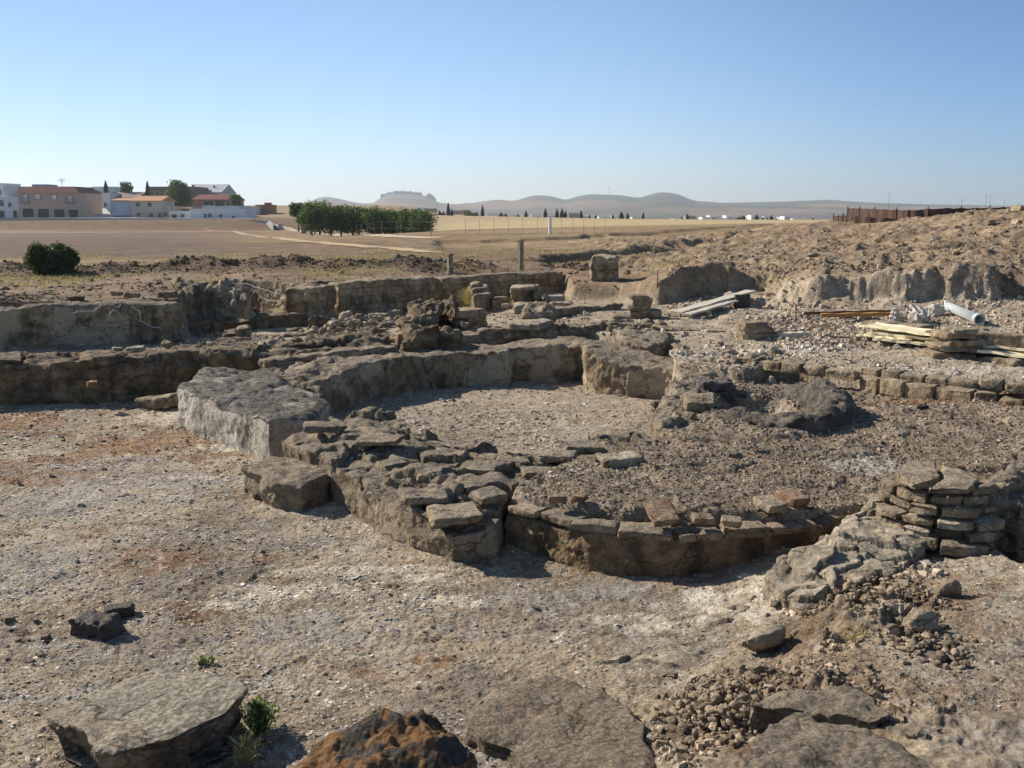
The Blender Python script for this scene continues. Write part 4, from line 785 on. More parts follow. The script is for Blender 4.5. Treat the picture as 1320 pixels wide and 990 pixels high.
CYL = ['short stubby cypress left of the tallest one', 'second stubby cypress just left of the tallest one', 'tallest thin cypress left of the brick building', 'small cypress touching the tallest one on its right', 'tall lone cypress right of the dark orchard', 'broad low cypress second beyond the lone tall one', 'low rounded cypress before the slender pair',
 'tiny cypress midway between low rounded one and next tall one', 'medium cypress standing alone below the first round hill', 'medium cypress before the tight group of three', 'first of the tight group of three cypresses', 'middle and broadest of the tight group of three cypresses', 'last of the tight group of three cypresses', 'lone medium cypress right of the tight group',
 'very small cypress right of the lone medium one', 'very small cypress second right of the lone medium one', 'small cypress left of the broad one below the flat hill', 'broad dark cypress below the flat wooded hill', 'narrow cypress just right of the broad dark one', 'narrow lone cypress below the conical hill', 'tiny cypress near the first far white houses',
 'small cypress beside the brown far house', 'tiny cypress in front of the far white town', 'dark cypress in front of the first white far houses', 'tall cypress left in the far white town', 'small cypress between the two taller ones in the far white town', 'tiny cypress left of the second taller one in the far town', 'second tall cypress in the far white town', 'small cypress right of the tall ones in the far town', 'lone small cypress near the mesh barrier']
for i, (c, l) in enumerate(zip(CY, CYL)): cypress(c[0], c[1], c[2] + 1, 330, c[3], 50 + i, l, 'far cypresses along the field edge')
tree('far_tree', 'dark round tree in front of the far white houses', 956, 288.5, 330, pxm(15, 330), pxm(9, 330), 91, 'leaf', 'tree', 1500, .35, .02)
def orchard(px0, px1, top, base, d, seed, label, ):
    r = np.random.RandomState(seed); k = int((px1 - px0) / 3) + 2; lob = [(pxm(r.uniform(px0, px1) - (px0 + px1) / 2, d), r.uniform(-2, 2), pxm((base - top) * r.uniform(.3, .7), d), pxm((base - top) * r.uniform(.3, .42), d)) for _ in range(k)]
    v, f = leaves(seed, lob, 260 * k, .35); o = np_mesh('orchard_trees', v, f, M['leaf']); o.location = D((px0 + px1) / 2, base, d); tag(o, label, 'orchard', kind='stuff')
orchard(601, 614, 272, 283, 335, 7, 'dark orchard right of the brick building'); orchard(560, 569, 275, 283, 335, 8, 'dark bushes left of the cypresses')
def hilltop_wood(px0, px1, n, seed):
    r = np.random.RandomState(seed); lob = []
    sk = [(490, 263), (494, 253), (510, 250), (535, 251), (556, 255), (562, 262), (600, 265), (605, 264)]
    for _ in range(n):
        px = r.uniform(px0, px1); py = np.interp(px, [a for a, b in sk], [b for a, b in sk]); q = D(px, py + 1, 3290); lob.append((q[0], q[1], q[2] + 2, r.uniform(5, 11)))
    v, f = leaves(seed, lob, n * 120, 3.5); o = np_mesh('hilltop_wood', v, f, M['cyp']); tag(o, kind='stuff')
hilltop_wood(492, 560, 45, 3)
# ---------------------------------------------------------------- houses
def wm(n, c, s=.4): return flat_mat(n, c, tint(c, .88), s)
M['white'] = wm('white_render', (.74, .74, .73)); M['peach'] = wm('peach_render', (.55, .39, .30)); M['rtile'] = wm('dark_red_tile', (.16, .06, .045), 3); M['otile'] = wm('orange_tile', (.48, .27, .15), 3); M['glass'] = flat_mat('dark_glass', (.05, .055, .06), None, 1, .2, spec=.5)
M['shut'] = wm('brown_shutter', (.07, .055, .05)); M['cream'] = wm('cream_render', (.62, .55, .44)); M['groof'] = wm('grey_metal_roof', (.42, .44, .46)); M['blue'] = wm('blue_base_paint', (.16, .26, .38)); M['brownw'] = wm('brown_render', (.25, .19, .13)); M['brickw'] = wm('red_brick_wall', (.38, .17, .10)); M['bluegr'] = wm('bluish_render', (.55, .60, .66)); M['iron'] = wm('grey_iron', (.2, .2, .2)); M['purple'] = wm('mauve_roof', (.28, .19, .18)); M['greyw'] = wm('grey_concrete', (.45, .44, .43))
def house(name, label, cat, px0, px1, top, base, d, depth=8, wall='white', roof=None, roofmat='otile', roofh=0, parapet=.0, wins=(), doors=(), yaw=0, extra=None, below=2.5):
    """front wall spans px0..px1 at distance d; wins: (px, py_top, py_bot, width px, mat)"""
    c = D((px0 + px1) / 2, base, d); s = d / F; w_ = (px1 - px0) * s; h = (base - top) * s; rt = empty(name, (c[0], c[1], c[2]), R(yaw), label, cat)
    bm = bmesh.new(); box(bm, -w_ / 2, w_ / 2, 0, depth, -below, h)
    if roof == 'gable_side':   # ridge along depth: gable faces the viewer
        a = bm.verts.new((-w_ / 2, .02, h)); b_ = bm.verts.new((w_ / 2, .02, h)); t = bm.verts.new((0, .02, h + roofh * s)); a2 = bm.verts.new((-w_ / 2, depth - .02, h)); b2 = bm.verts.new((w_ / 2, depth - .02, h)); t2 = bm.verts.new((0, depth - .02, h + roofh * s))
        bm.faces.new((a, b_, t)); bm.faces.new((b2, a2, t2))
    bm_obj('wall', bm, M[wall], rt); rh = roofh * s; ov = .35
    bm = bmesh.new()
    if roof == 'slope':        # eaves at the front, ridge halfway back
        pr = [(-ov, h + .02), (depth / 2, h + rh), (depth + ov, h + .02), (depth + ov, h - .12), (-ov, h - .12)]
        A = [bm.verts.new((-w_ / 2 - ov, y, z)) for y, z in pr]; B = [bm.verts.new((w_ / 2 + ov, y, z)) for y, z in pr]
        bm.faces.new(A); bm.faces.new(B[::-1]); [bm.faces.new((A[i], A[(i + 1) % 5], B[(i + 1) % 5], B[i])) for i in range(5)]
    elif roof == 'hip':
        A = [bm.verts.new(q) for q in ((-w_ / 2 - ov, -ov, h), (w_ / 2 + ov, -ov, h), (w_ / 2 + ov, depth, h), (-w_ / 2 - ov, depth, h))]; k = min(w_ * .12, 3); Bt = [bm.verts.new(q) for q in ((-w_ / 2 + k * .2, 1.6, h + rh), (w_ / 2 - k, 1.6, h + rh), (w_ / 2 - k, depth - 1, h + rh), (-w_ / 2 + k * .2, depth - 1, h + rh))]
        bm.faces.new(Bt); bm.faces.new(A[::-1]); [bm.faces.new((A[i], A[(i + 1) % 4], Bt[(i + 1) % 4], Bt[i])) for i in range(4)]
    elif roof == 'gable_side':
        for sx in (-1, 1):
            v = [bm.verts.new(q) for q in ((sx * (w_ / 2 + ov), -ov, h - .1), (0, -ov, h + rh + .1), (0, depth, h + rh + .1), (sx * (w_ / 2 + ov), depth, h - .1), (sx * (w_ / 2 + ov), -ov, h + .1), (0, -ov, h + rh + .3), (0, depth, h + rh + .3), (sx * (w_ / 2 + ov), depth, h + .1))]
            for f in ((0, 1, 2, 3), (4, 7, 6, 5), (0, 4, 5, 1), (1, 5, 6, 2), (2, 6, 7, 3), (3, 7, 4, 0)): bm.faces.new([v[i] for i in f])
    else:
        box(bm, -w_ / 2 + .2, w_ / 2 - .2, .2, depth - .2, h + .01, h + .08)
        for q in ((-w_ / 2 - .05, w_ / 2 + .05, -.05, .18), (-w_ / 2 - .05, w_ / 2 + .05, depth - .18, depth + .05)): box(bm, q[0], q[1], q[2], q[3], h + .003, h + .45)
        for sx in (-1, 1): box(bm, sx * w_ / 2 - .1, sx * w_ / 2 + .1, .19, depth - .19, h + .003, h + .45)
        roofmat = wall
    bm_obj('roof', bm, M[roofmat], rt)
    for k, (L, nm) in enumerate(((wins, 'window'), (doors, 'door'))):
        for q in L:
            x = (q[0] - (px0 + px1) / 2) * s; z0 = (base - q[2]) * s; z1 = (base - q[1]) * s; ww = q[3] * s / 2; bm = bmesh.new()
            e = .12
            for bb in ((x - ww - e, x - ww, z0 - e, z1 + e), (x + ww, x + ww + e, z0 - e, z1 + e), (x - ww, x + ww, z1, z1 + e), (x - ww, x + ww, z0 - e, z0)): box(bm, bb[0], bb[1], -.10, .03, bb[2], bb[3])
            fr = bm_obj(nm, bm, M[q[5] if len(q) > 5 else 'greyw'], rt); bm = bmesh.new(); box(bm, x - ww, x + ww, -.05, .02, z0, z1); bm_obj('pane' if nm == 'window' else 'door_leaf', bm, M[q[4] if len(q) > 4 else 'glass'], fr)
    if extra: extra(rt, s, h, w_)
    return rt
def balcony(rt, x0, x1, z, h=1.0, dep=.9):
    bm = bmesh.new(); box(bm, x0, x1, -dep, -.11, z - .12, z)
    n = int((x1 - x0) / .18) + 1
    for i in range(n): xx = x0 + (x1 - x0) * i / (n - 1); box(bm, xx - .015, xx + .015, -dep, -dep + .03, z + .001, z + h)
    box(bm, x0, x1, -dep - .01, -dep + .04, z + h, z + h + .05); bm_obj('balcony', bm, M['iron'], rt)
def ex_peach(rt, s, h, w_):
    for c in (35.5, 92): x = (c - 64.5) * s; balcony(rt, x - 1.1, x + 1.1, (281 - 261) * s)
    bm = bmesh.new(); box(bm, -w_ / 2, w_ / 2, -.14, -.003, 15.5 * s, 16.2 * s); bm_obj('string_course', bm, M['cream'], rt)
    bm = bmesh.new(); box(bm, (28 - 64.5) * s, (48 - 64.5) * s, 6, 11, h + .5, h + 11.5 * s); bm_obj('roof_room', bm, M['greyw'], rt)
    bm = bmesh.new(); box(bm, (62 - 64.5) * s, (79 - 64.5) * s, 7, 12, h + .5, h + 8.5 * s); bm_obj('roof_room', bm, M['white'], rt)
    bm = bmesh.new(); tube(bm, ((62 - 64.5) * s, 8, h), ((62 - 64.5) * s, 8, h + 19 * s), .05, 6); [tube(bm, ((62 - 64.5) * s - .7, 8, h + k * s), ((62 - 64.5) * s + .7, 8, h + k * s), .04, 5) for k in (15, 17, 18.5)]; bm_obj('antenna', bm, M['iron'], rt)
house('town_house', 'peach two storey building with four dark garage doors and dark red roof', 'building', 26, 103, 249.5, 281.5, 217, 12, 'peach', 'hip', 'rtile', 8,
    wins=[(35.5, 251, 261, 6, 'white', 'brownw'), (51, 251.5, 257.5, 6, 'white', 'brownw'), (72, 252, 258, 6, 'white', 'brownw'), (92, 253, 262, 6.5, 'white', 'brownw')], doors=[(37.5, 269, 281.3, 14, 'shut', 'cream'), (57, 269.5, 281.3, 14, 'shut', 'cream'), (77, 270, 281.3, 13.5, 'shut', 'cream'), (95, 270.5, 281.3, 12, 'shut', 'cream')], extra=ex_peach)
def ex_left(rt, s, h, w_): balcony(rt, -w_ / 2 - 3, -w_ / 2 + 3.2, (281 - 268.5) * s); bm = bmesh.new(); box(bm, w_ / 2 - 3.2, w_ / 2, .5, 6, h + .5, h + 15.5 * s); bm_obj('roof_room', bm, M['bluegr'], rt)
house('town_house', 'white terraced house with balcony at the left edge of the town', 'house', -30, 25, 257, 281.5, 218, 10, 'white', None, wins=[(4, 259, 266, 4), (-10, 259, 266, 5), (14, 262, 267, 3)], doors=[(3, 272, 281, 6, 'shut'), (20, 272, 281, 4, 'shut'), (-12, 270, 281, 6, 'shut')], extra=ex_left)
house('town_house', 'white house rising behind the left edge balcony house', 'house', -20, 8, 240, 281, 232, 8, 'white', None, wins=[(2, 246, 252, 4)])
house('town_house', 'white stepped house behind the concrete ramp', 'house', 118, 143, 252, 280, 252, 8, 'white', None, wins=[(124, 256, 261, 3), (131, 256, 261, 3), (137, 262, 267, 3)], doors=[(127, 266, 274, 5, 'shut')])
house('town_house', 'upper white house on the skyline left of the round dark tree', 'house', 121, 150, 244, 280, 268, 8, 'bluegr', None, wins=[(128, 247, 251, 3), (138, 247, 251, 3)])
house('town_house', 'house with a broad mauve brown roof behind the white gable', 'house', 140, 178, 256, 280, 256, 10, 'bluegr', 'slope', 'purple', 8, wins=[(147, 258, 262, 3)])
house('town_house', 'white flat house behind the orange tiled roof', 'house', 150, 188, 251, 280, 275, 8, 'white', None, wins=[(180, 254, 258, 3)])
house('town_house', 'blind white gable wall with blue painted foot', 'house', 146, 170, 259, 281.5, 222, 9, 'bluegr', 'slope', 'otile', 3, doors=[(158, 278.5, 281.2, 22, 'blue', 'blue')])
house('town_house', 'cream two storey house with orange tiled roof', 'house', 170.5, 208, 259.5, 281.5, 221, 9, 'cream', 'slope', 'otile', 6.5, wins=[(179, 262, 266.5, 4.5), (194, 262, 266.5, 4.5), (179, 274.5, 279, 4.5), (195, 275, 279.5, 5)], doors=[(206, 274.5, 281.3, 3, 'shut')])
house('town_house', 'low cream house with dark door right of the orange roofed house', 'house', 208.5, 219, 269, 281.8, 222, 8, 'cream', None, wins=[(214, 274, 278, 3)])
house('town_house', 'tan roofed low building under the large town tree', 'building', 220, 262, 269, 283, 230, 10, 'brownw', 'slope', 'otile', 4, wins=[(250, 272, 276, 3)])
house('town_house', 'long low white house with scattered small windows', 'house', 246, 317, 272.5, 284.5, 212, 8, 'white', None, wins=[(271, 276, 279.5, 4), (285, 277, 280, 3), (301, 279, 283, 3.5)], doors=[(265, 276, 283, 2, 'shut')])
house('town_house', 'small white cottage with dark garage left of the long low house', 'house', 219, 245, 275, 283.5, 214, 6, 'white', None, wins=[(236, 276.5, 280, 3)], doors=[(225, 277, 283, 6, 'shut')])
house('town_house', 'pale flat warehouse roof behind the long low white house', 'building', 262, 308, 268.5, 284, 226, 10, 'bluegr', None, wins=[(300, 270, 272, 4)])
house('town_house', 'brown walled building behind the large town tree', 'building', 194, 252, 244, 280, 262, 12, 'brownw', None, wins=[(205, 248, 252, 4), (240, 250, 254, 3)])
def ex_hall(rt, s, h, w_):
    bm = bmesh.new(); tube(bm, (-w_ * .45, 4, h), (-w_ * .45, 4, h + 10 * s), .35, 8); tube(bm, (w_ * .18, 4, h), (w_ * .18, 4, h + 9 * s), .3, 8); bm_obj('chimney', bm, M['iron'], rt)
house('town_hall', 'large white hall with grey curved roof and chimneys on the hilltop', 'hall', 243, 286, 249, 282, 272, 14, 'white', 'slope', 'groof', 11, wins=[(266, 250, 254, 24, 'greyw')], extra=ex_hall)
house('town_house', 'dark glazed building with dull red roof below the hall', 'building', 251, 298, 258, 280, 246, 12, 'brownw', 'slope', 'rtile', 7, wins=[(270, 260, 269, 12), (284, 260, 269, 11), (258, 260, 269, 8, 'brickw'), (295, 260, 269, 4)])
house('town_house', 'white house on the right edge of the town', 'house', 307, 328, 269, 282, 244, 8, 'white', None, wins=[(312, 271, 274, 2)])
def ex_brick(rt, s, h, w_): bm = bmesh.new(); box(bm, w_ / 2 - 1.6, w_ / 2 - .2, 2, 4, h + .1, h + 5 * s); bm_obj('chimney', bm, M['brickw'], rt)
house('brick_house', 'small unfinished red brick building with chimney right of the town', 'building', 330, 347, 266.5, 276, 250, 8, 'brickw', None, wins=[(335, 269, 272, 2)], extra=ex_brick)
house('town_house', 'low buff building behind the peach building', 'house', 100, 121, 250, 280, 262, 8, 'cream', None, wins=[(112, 254, 258, 3)])
# concrete ramp and the low grey wall along the road
rp2 = np.array([D(112, 281, 214), D(148, 281, 214), D(136, 268.5, 250), D(116, 268.5, 250)]); np_mesh('ramp', np.vstack([rp2, rp2 - [0, 0, 2.5]]), [[0, 1, 2, 3], [7, 6, 5, 4], [0, 4, 5, 1], [1, 5, 6, 2], [2, 6, 7, 3], [3, 7, 4, 0]], M['greyw']); tag(bpy.data.objects['ramp'], kind='structure')
rp3 = np.array([D(318, 285, 215), D(352, 288, 190), D(338, 278, 240), D(318, 275.5, 255)]); np_mesh('ramp', np.vstack([rp3, rp3 - [0, 0, 2.5]]), [[0, 1, 2, 3], [7, 6, 5, 4], [0, 4, 5, 1], [1, 5, 6, 2], [2, 6, 7, 3], [3, 7, 4, 0]], M['asph']); tag(bpy.data.objects['ramp.001'], kind='structure')
def long_wall(name, label, pts, hgt, th, mat, below=1.0):
    p = np.array(pts); v = []; f = []
    for i, q in enumerate(p):
        for dy, z in ((0, -below), (0, hgt), (th, hgt), (th, -below)): v.append((q[0], q[1] + dy, q[2] + z))
        if i: a = 4 * (i - 1); f += [(a + k, a + 4 + k, a + 4 + (k + 1) % 4, a + (k + 1) % 4) for k in range(4)]
    f += [(0, 1, 2, 3), (4 * len(p) - 1, 4 * len(p) - 2, 4 * len(p) - 3, 4 * len(p) - 4)]
    o = np_mesh(name, v, f, mat, loc=p[0]); return tag(o, label, 'wall')
long_wall('road_wall', 'long low grey wall along the road in front of the town', [D(-60, 283.5, 199), D(60, 283.5, 199), D(180, 284, 199), D(260, 284.6, 199), D(330, 286.5, 197), D(345, 287.5, 196)], .42, .3, M['greyw'])
# far white town
FT = [(905, 918, 281, 'white'), (915, 927, 279, 'white'), (927, 936, 282, 'white'), (936, 945, 279, 'white'), (944, 952, 280.5, 'bluegr'), (962, 973, 280, 'white'), (1003, 1012, 281, 'white'), (1011, 1018, 280, 'bluegr'), (1022, 1031, 283, 'white'), (1031, 1042, 283.5, 'white'), (884, 897, 279.5, 'brownw'), (897, 904, 281, 'white'), (868, 878, 283, 'white'), (858, 866, 284, 'white'), (500, 520, 273, 'bluegr'), (522, 534, 270.5, 'white'), (534, 545, 269, 'white'), (545, 562, 270, 'brownw'), (583, 596, 272.5, 'brickw'), (596, 603, 272, 'brownw'), (628, 640, 276, 'white'), (640, 650, 277, 'bluegr'), (655, 666, 278, 'white'), (685, 697, 277.5, 'white'), (706, 716, 279, 'cream'), (733, 746, 276, 'brownw'), (746, 757, 279, 'white'), (772, 785, 280, 'white'), (815, 826, 281, 'cream'), (790, 800, 280, 'white'), (968, 982, 278.5, 'white'), (984, 1000, 279.5, 'white')]
FTL = {'white': 'white', 'bluegr': 'pale bluish', 'brownw': 'brown', 'brickw': 'red brick', 'cream': 'cream'}
def where(px):
    for a, t in ((565, 'behind the grove'), (605, 'beside the tallest far cypress'), (672, 'right of the tall lone cypress'), (760, 'around the group of three cypresses'), (850, 'below the flat wooded hill'), (905, 'below the conical hill'), (960, 'left of the far round tree'), (1002, 'behind the far tall cypress pair')):
        if px < a: return t
    return 'at the right end of the far town'
cnt = {}
for i, (a, b_, t, m) in enumerate(FT):
    key = (m, where(a)); cnt[key] = cnt.get(key, 0) + 1; o = ['', ' further right', ' third from left', ' last to the right'][min(cnt[key] - 1, 3)]
    house('far_house', 'tiny far %s house %s%s' % (FTL[m], where(a), o), 'house', a, b_, t, 288.5 if a > 780 else 284.5, 620 + 17 * (i % 7), 12, m, None, wins=[(a + (b_ - a) * k, t + 1.6, t + 3.2, 1.2) for k in (.3, .7)], below=6)
# utility poles / masts on the skyline
for px, t, b_, lab in ((1145, 249, 268, 'thin mast rising behind the mesh barrier'), (1239, 256, 270, 'thin pole left of the tallest far mast'), (1270, 249, 268, 'tallest far lattice mast on the right skyline'), (1275, 251, 268, 'second lattice mast beside the tallest one'), (1294, 256, 270, 'short far pole near the right edge'), (785, 240, 254, 'thin mast on the flat wooded hill')):
    dd = 400 if px > 1000 else 3250; p = D(px, b_ + 4, dd); s = dd / F; e = empty('utility_mast', p, 0, lab, 'mast'); bm = bmesh.new(); hh = (b_ + 4 - t) * s; tube(bm, (0, 0, -1), (0, 0, hh), .3 * s, 6, .12 * s); bm_obj('pole', bm, M['iron'], e)
    bm = bmesh.new(); [tube(bm, (-1.2 * s, 0, hh * k), (1.2 * s, 0, hh * k), .12 * s, 5) for k in (.9, .82)]; bm_obj('cross_arm', bm, M['iron'], e)
# ---------------------------------------------------------------- gravel and clods (uncountable)
def col_at(x, y, z): return ground_col(x[None], y[None], z[None])[0]
def scatter(name, n, sizes, pxr, pyr, z0, seed, mat, flat=.5, bright=(.7, 1.5), mask=None, kindlab=None, tint_=None, ico=False, power=1., sink=.25):
    r = np.random.RandomState(seed); px = r.uniform(*pxr, n); py = pyr[0] + (pyr[1] - pyr[0]) * r.rand(n) ** power
    b = -(py - 495) / F; rz = -sp_ + b * cp; ry = cp + b * sp_; t = (z0 - CAMZ) / rz; x = (px - 660) / F * t; y = ry * t
    if mask is not None: k = mask(x, y, r) ; x, y = x[k], y[k]; n = len(x)
    z = terrain(x, y); s = np.exp(np.log(sizes[0]) + sizes[1] * np.clip(r.normal(0, 1, n), -2, 2.1)) * np.clip(y / 8, .6, 1.7)
    if ico:
        bm = bmesh.new(); bmesh.ops.create_icosphere(bm, subdivisions=2, radius=.5); bv = np.array([q.co[:] for q in bm.verts]); bf = np.array([[v.index for v in f.verts] for f in bm.faces]); bm.free()
    else:
        bv = np.array([(a, b_, c) for c in (-.5, .5) for a, b_ in ((-.5, -.5), (.5, -.5), (.5, .5), (-.5, .5))]); bf = np.array([(3, 2, 1, 0), (4, 5, 6, 7), (0, 1, 5, 4), (1, 2, 6, 5), (2, 3, 7, 6), (3, 0, 4, 7)])
    m = len(bv); V = bv[None] * (1 + r.uniform(-.38, .38, (n, m, 3)) * (1 if not ico else .75)); 
    if not ico: V[:, 4:, :2] *= r.uniform(.45, .95, (n, 1, 2))
    V = V * np.stack([r.uniform(.7, 1.5, n), r.uniform(.6, 1.1, n), flat * r.uniform(.5, 1.5, n)], 1)[:, None]
    a = r.uniform(0, 6.28, n); tx = r.normal(0, .25, n); ca, sa = np.cos(a)[:, None], np.sin(a)[:, None]
    X, Y, Z = V[..., 0], V[..., 1], V[..., 2]; Z2 = Z * np.cos(tx)[:, None] + X * np.sin(tx)[:, None]; X = X * np.cos(tx)[:, None] - Z * np.sin(tx)[:, None]
    W_ = np.stack([(X * ca - Y * sa) * s[:, None] + x[:, None], (X * sa + Y * ca) * s[:, None] + y[:, None], (Z2 + .5 * flat - sink * flat) * s[:, None] + z[:, None]], -1)
    f = (np.arange(n)[:, None, None] * m + bf[None]).reshape(-1, bf.shape[1]); o = np_mesh(name, W_.reshape(-1, 3), f, mat, smooth=False)
    C = col_at(x, y, z) * r.uniform(*bright, (n, 1));
    if tint_ is not None: C = C * .5 + np.array(tint_) * .5 * r.uniform(.6, 1.4, (n, 1))
    C = np.repeat(C, m, 0); q = o.data.color_attributes.new('Col', 'FLOAT_COLOR', 'POINT'); q.data.foreach_set('color', np.c_[C, np.ones(len(C))].astype(np.float32).ravel())
    return tag(o, kind='stuff')
nopool = lambda x, y, r: (sdf(x, y, POOL) < 0) | (r.rand(len(x)) < .18)
scatter('gravel', 75000, (.0075, .5), (-60, 1380), (470, 1010), .1, 1, M['gravel'], .45, (.6, 1.55), mask=nopool)
scatter('gravel', 3800, (.017, .45), (-60, 1380), (470, 1010), .1, 2, M['gravel'], .4, (.55, 1.4), power=.8, mask=nopool)
scatter('limestone_flakes', 26000, (.019, .4), (-60, 760), (520, 1000), .0, 3, M['gravel'], .12, (.8, 1.6), tint_=(.40, .385, .36), sink=.1, mask=lambda x, y, r: fbm2(x, y, .7, 4, 401) + .4 * r.randn(len(x)) > .25)
plm = lambda x, y, r: (sdf(x, y, PLAT) > .02) & (r.rand(len(x)) < .9)
scatter('mortar_rubble', 42000, (.0095, .5), (560, 1380), (470, 700), .38, 4, M['gravel'], .7, (.5, 1.35), ico=False, mask=plm)
def ringm(x, y, r): q = np.hypot((x - RINGC[0]) / .86, (y - RINGC[1]) / 1.12); return np.abs(q - .88) < .2
scatter('mortar_rubble', 5000, (.011, .45), (850, 1110), (470, 590), .45, 5, M['gravel'], .8, (.5, 1.3), mask=ringm)
rubm = lambda x, y, r: (sdf(x, y, RUB) + fbm2(x, y, .5, 3, 75) * .25 > -.05) & (fbm2(x, y, .35, 3, 402) > -.15)
scatter('earth_clods', 12000, (.021, .6), (780, 1300), (700, 1010), .3, 6, M['gravel'], .8, (.6, 1.3), mask=rubm, sink=.35)
# heaps on the right, berm on the left, terrace
hm = lambda x, y, r: (r.rand(len(x)) < sstep(-.25, .45, fbm2(x, y, 1.1, 4, 403)) * .9 + .1)
scatter('earth_clods', 46000, (.014, .6), (860, 1420), (284, 415), 1.0, 7, M['gravel'], .7, (.7, 1.35), mask=lambda x, y, r: (x > .17 * y - .3) & (y < 60) & hm(x, y, r), power=.55)
scatter('terrace_gravel', 26000, (.0085, .6), (-40, 1380), (400, 520), .55, 8, M['gravel'], .5, (.65, 1.45), mask=hm)
bm_ = lambda x, y, r: np.abs(y - (26.2 - .012 * (x + 12) ** 2)) < .9 + .3 * r.randn(len(x))
scatter('earth_clods', 34000, (.013, .6), (-60, 640), (335, 375), 1.1, 9, M['gravel'], .7, (.55, 1.2), tint_=(.16, .115, .075), mask=bm_)
scatter('earth_clods', 16000, (.015, .55), (-40, 760), (330, 400), 1.05, 10, M['gravel'], .6, (.6, 1.4), mask=hm)
# dark stone heap behind the back wall
def pile(name, pxs, z, n, size, seed, label, mat_t, h=.3):
    r = np.random.RandomState(seed); c0 = np.array(PP(pxs, z)); lo, hi = c0.min(0), c0.max(0); ctr = (lo + hi) / 2; ext = (hi - lo) / 2; x = ctr[0] + ext[0] * r.normal(0, .45, n); y = ctr[1] + ext[1] * r.normal(0, .45, n)
    q = ((x - ctr[0]) / ext[0]) ** 2 + ((y - ctr[1]) / ext[1]) ** 2; zz = terrain(x, y) + h * np.exp(-q * 1.6) * r.uniform(.1, 1, n); bm = bmesh.new(); bmesh.ops.create_icosphere(bm, subdivisions=2, radius=.5); bv = np.array([q_.co[:] for q_ in bm.verts]); bf = np.array([[v.index for v in f_.verts] for f_ in bm.faces]); bm.free(); m = len(bv)
    V = bv[None] * (1 + r.uniform(-.2, .2, (n, m, 3))) * np.stack([r.uniform(.7, 1.5, n), r.uniform(.6, 1.1, n), r.uniform(.4, .95, n)], 1)[:, None] * (size * np.exp(np.clip(r.normal(-.6, .6, n), -1.8, .35)))[:, None, None]
    for i in range(n): V[i] = V[i] @ np.array(Matrix.Rotation(r.uniform(0, 6), 3, 'Z') @ Matrix.Rotation(r.normal(0, .4), 3, 'X')).T
    V = V + np.stack([x, y, zz], 1)[:, None]; f = (np.arange(n)[:, None, None] * m + bf[None]).reshape(-1, 3); o = np_mesh(name, V.reshape(-1, 3), f, M['gravel']); C = np.repeat(np.array(mat_t) * r.uniform(.75, 1.3, (n, 1)), m, 0)
    q = o.data.color_attributes.new('Col', 'FLOAT_COLOR', 'POINT'); q.data.foreach_set('color', np.c_[C, np.ones(len(C))].astype(np.float32).ravel()); return tag(o, label, 'rubble', kind='stuff')
pile('stone_heap', [(478, 348), (565, 348), (560, 336), (490, 336)], 1.1, 420, .16, 1, 'heap of dark stones behind the long back wall', (.13, .115, .095), .22)
pile('stone_heap', [(722, 343), (762, 342), (755, 331), (725, 333)], 1.0, 260, .13, 2, 'spread of small brown stones left of the isolated stub', (.22, .15, .11), .2)
pile('stone_heap', [(405, 432), (505, 425), (500, 405), (420, 405)], .45, 260, .16, 3, 'tumbled stones filling the room left of the tall rubble stub', (.27, .225, .165), .22)
pile('stone_heap', [(930, 470), (1010, 474), (1000, 460), (930, 458)], .52, 90, .12, 4, 'loose stones along the kerb right of the pool', (.30, .26, .20), .08)
pile('stone_heap', [(770, 440), (860, 458), (850, 430), (770, 425)], .5, 90, .14, 5, 'loose stones around the large tilted block', (.30, .25, .185), .12)
pile('stone_heap', [(1010, 765), (1150, 800), (1160, 740), (1060, 735)], .3, 420, .045, 6, 'loose lumps of earth and mortar below the flagged wall', (.24, .185, .125), .1)
pile('stone_heap', [(860, 960), (1010, 990), (1000, 900), (860, 880)], .18, 520, .04, 7, 'crumbled mortar lumps at the bottom between the slabs', (.25, .195, .135), .1)
pile('stone_heap', [(1180, 900), (1240, 850), (1200, 810), (1150, 860)], .3, 260, .04, 8, 'small dark crumbs right of the lower right slabs', (.20, .155, .11), .05)
# ---------------------------------------------------------------- single stones
def stone(px, py, wpx, hpx, seed, mat, label, name='stone', cat='stone', boxy=.6, depth=None, rz=None, tilt=(0, 0), res=.045, z=None, amp=.05, group=None, sink=.0, lift=0, zr=None):
    """px,py: foot of the stone in the photo, wpx x hpx its size there"""
    p = P(px, py, z) if z is not None else hit(px, py); d = p[1]; s = d / F * 1.03; w_ = wpx * s; h_ = hpx * s * .9; dp = depth if depth else w_ * .75
    me = stone_mesh(seed, (w_, dp, h_ * 1.15), res, amp, 14, boxy); me.name = name
    rnd = random.Random(seed); zz = (zr if zr is not None else p[2]) + lift - sink
    return place_mesh(name, me, M[mat], (p[0], p[1] + dp * .35, zz), (tilt[0], tilt[1], rnd.uniform(-.5, .5) if rz is None else rz), label, cat, group)
stone(118, 826, 70, 30, 1, 'dark', 'larger of two dark stones lying on the floor at the left', boxy=.9, depth=.22, amp=.1)
stone(150, 798, 40, 18, 2, 'dark', 'smaller dark stone just behind the larger one at the left', boxy=.9)
stone(984, 842, 84, 54, 22, 'pale', 'angular tan rock standing alone in front of the flagged wall', 'rock', 'rock', .4, depth=.24, amp=.09)
stone(1233, 775, 44, 38, 4, 'tan', 'reddish leaning rock on the earth at the right', 'rock', 'rock', .3, tilt=(.2, -.5))
stone(1192, 822, 74, 42, 5, 'tan', 'wedge shaped pale rock in front of the leaning rock', 'rock', 'rock', .3, tilt=(0, .25))
stone(1003, 786, 26, 24, 6, 'dark', 'round dark stone tucked against the flagged wall foot', boxy=.2)
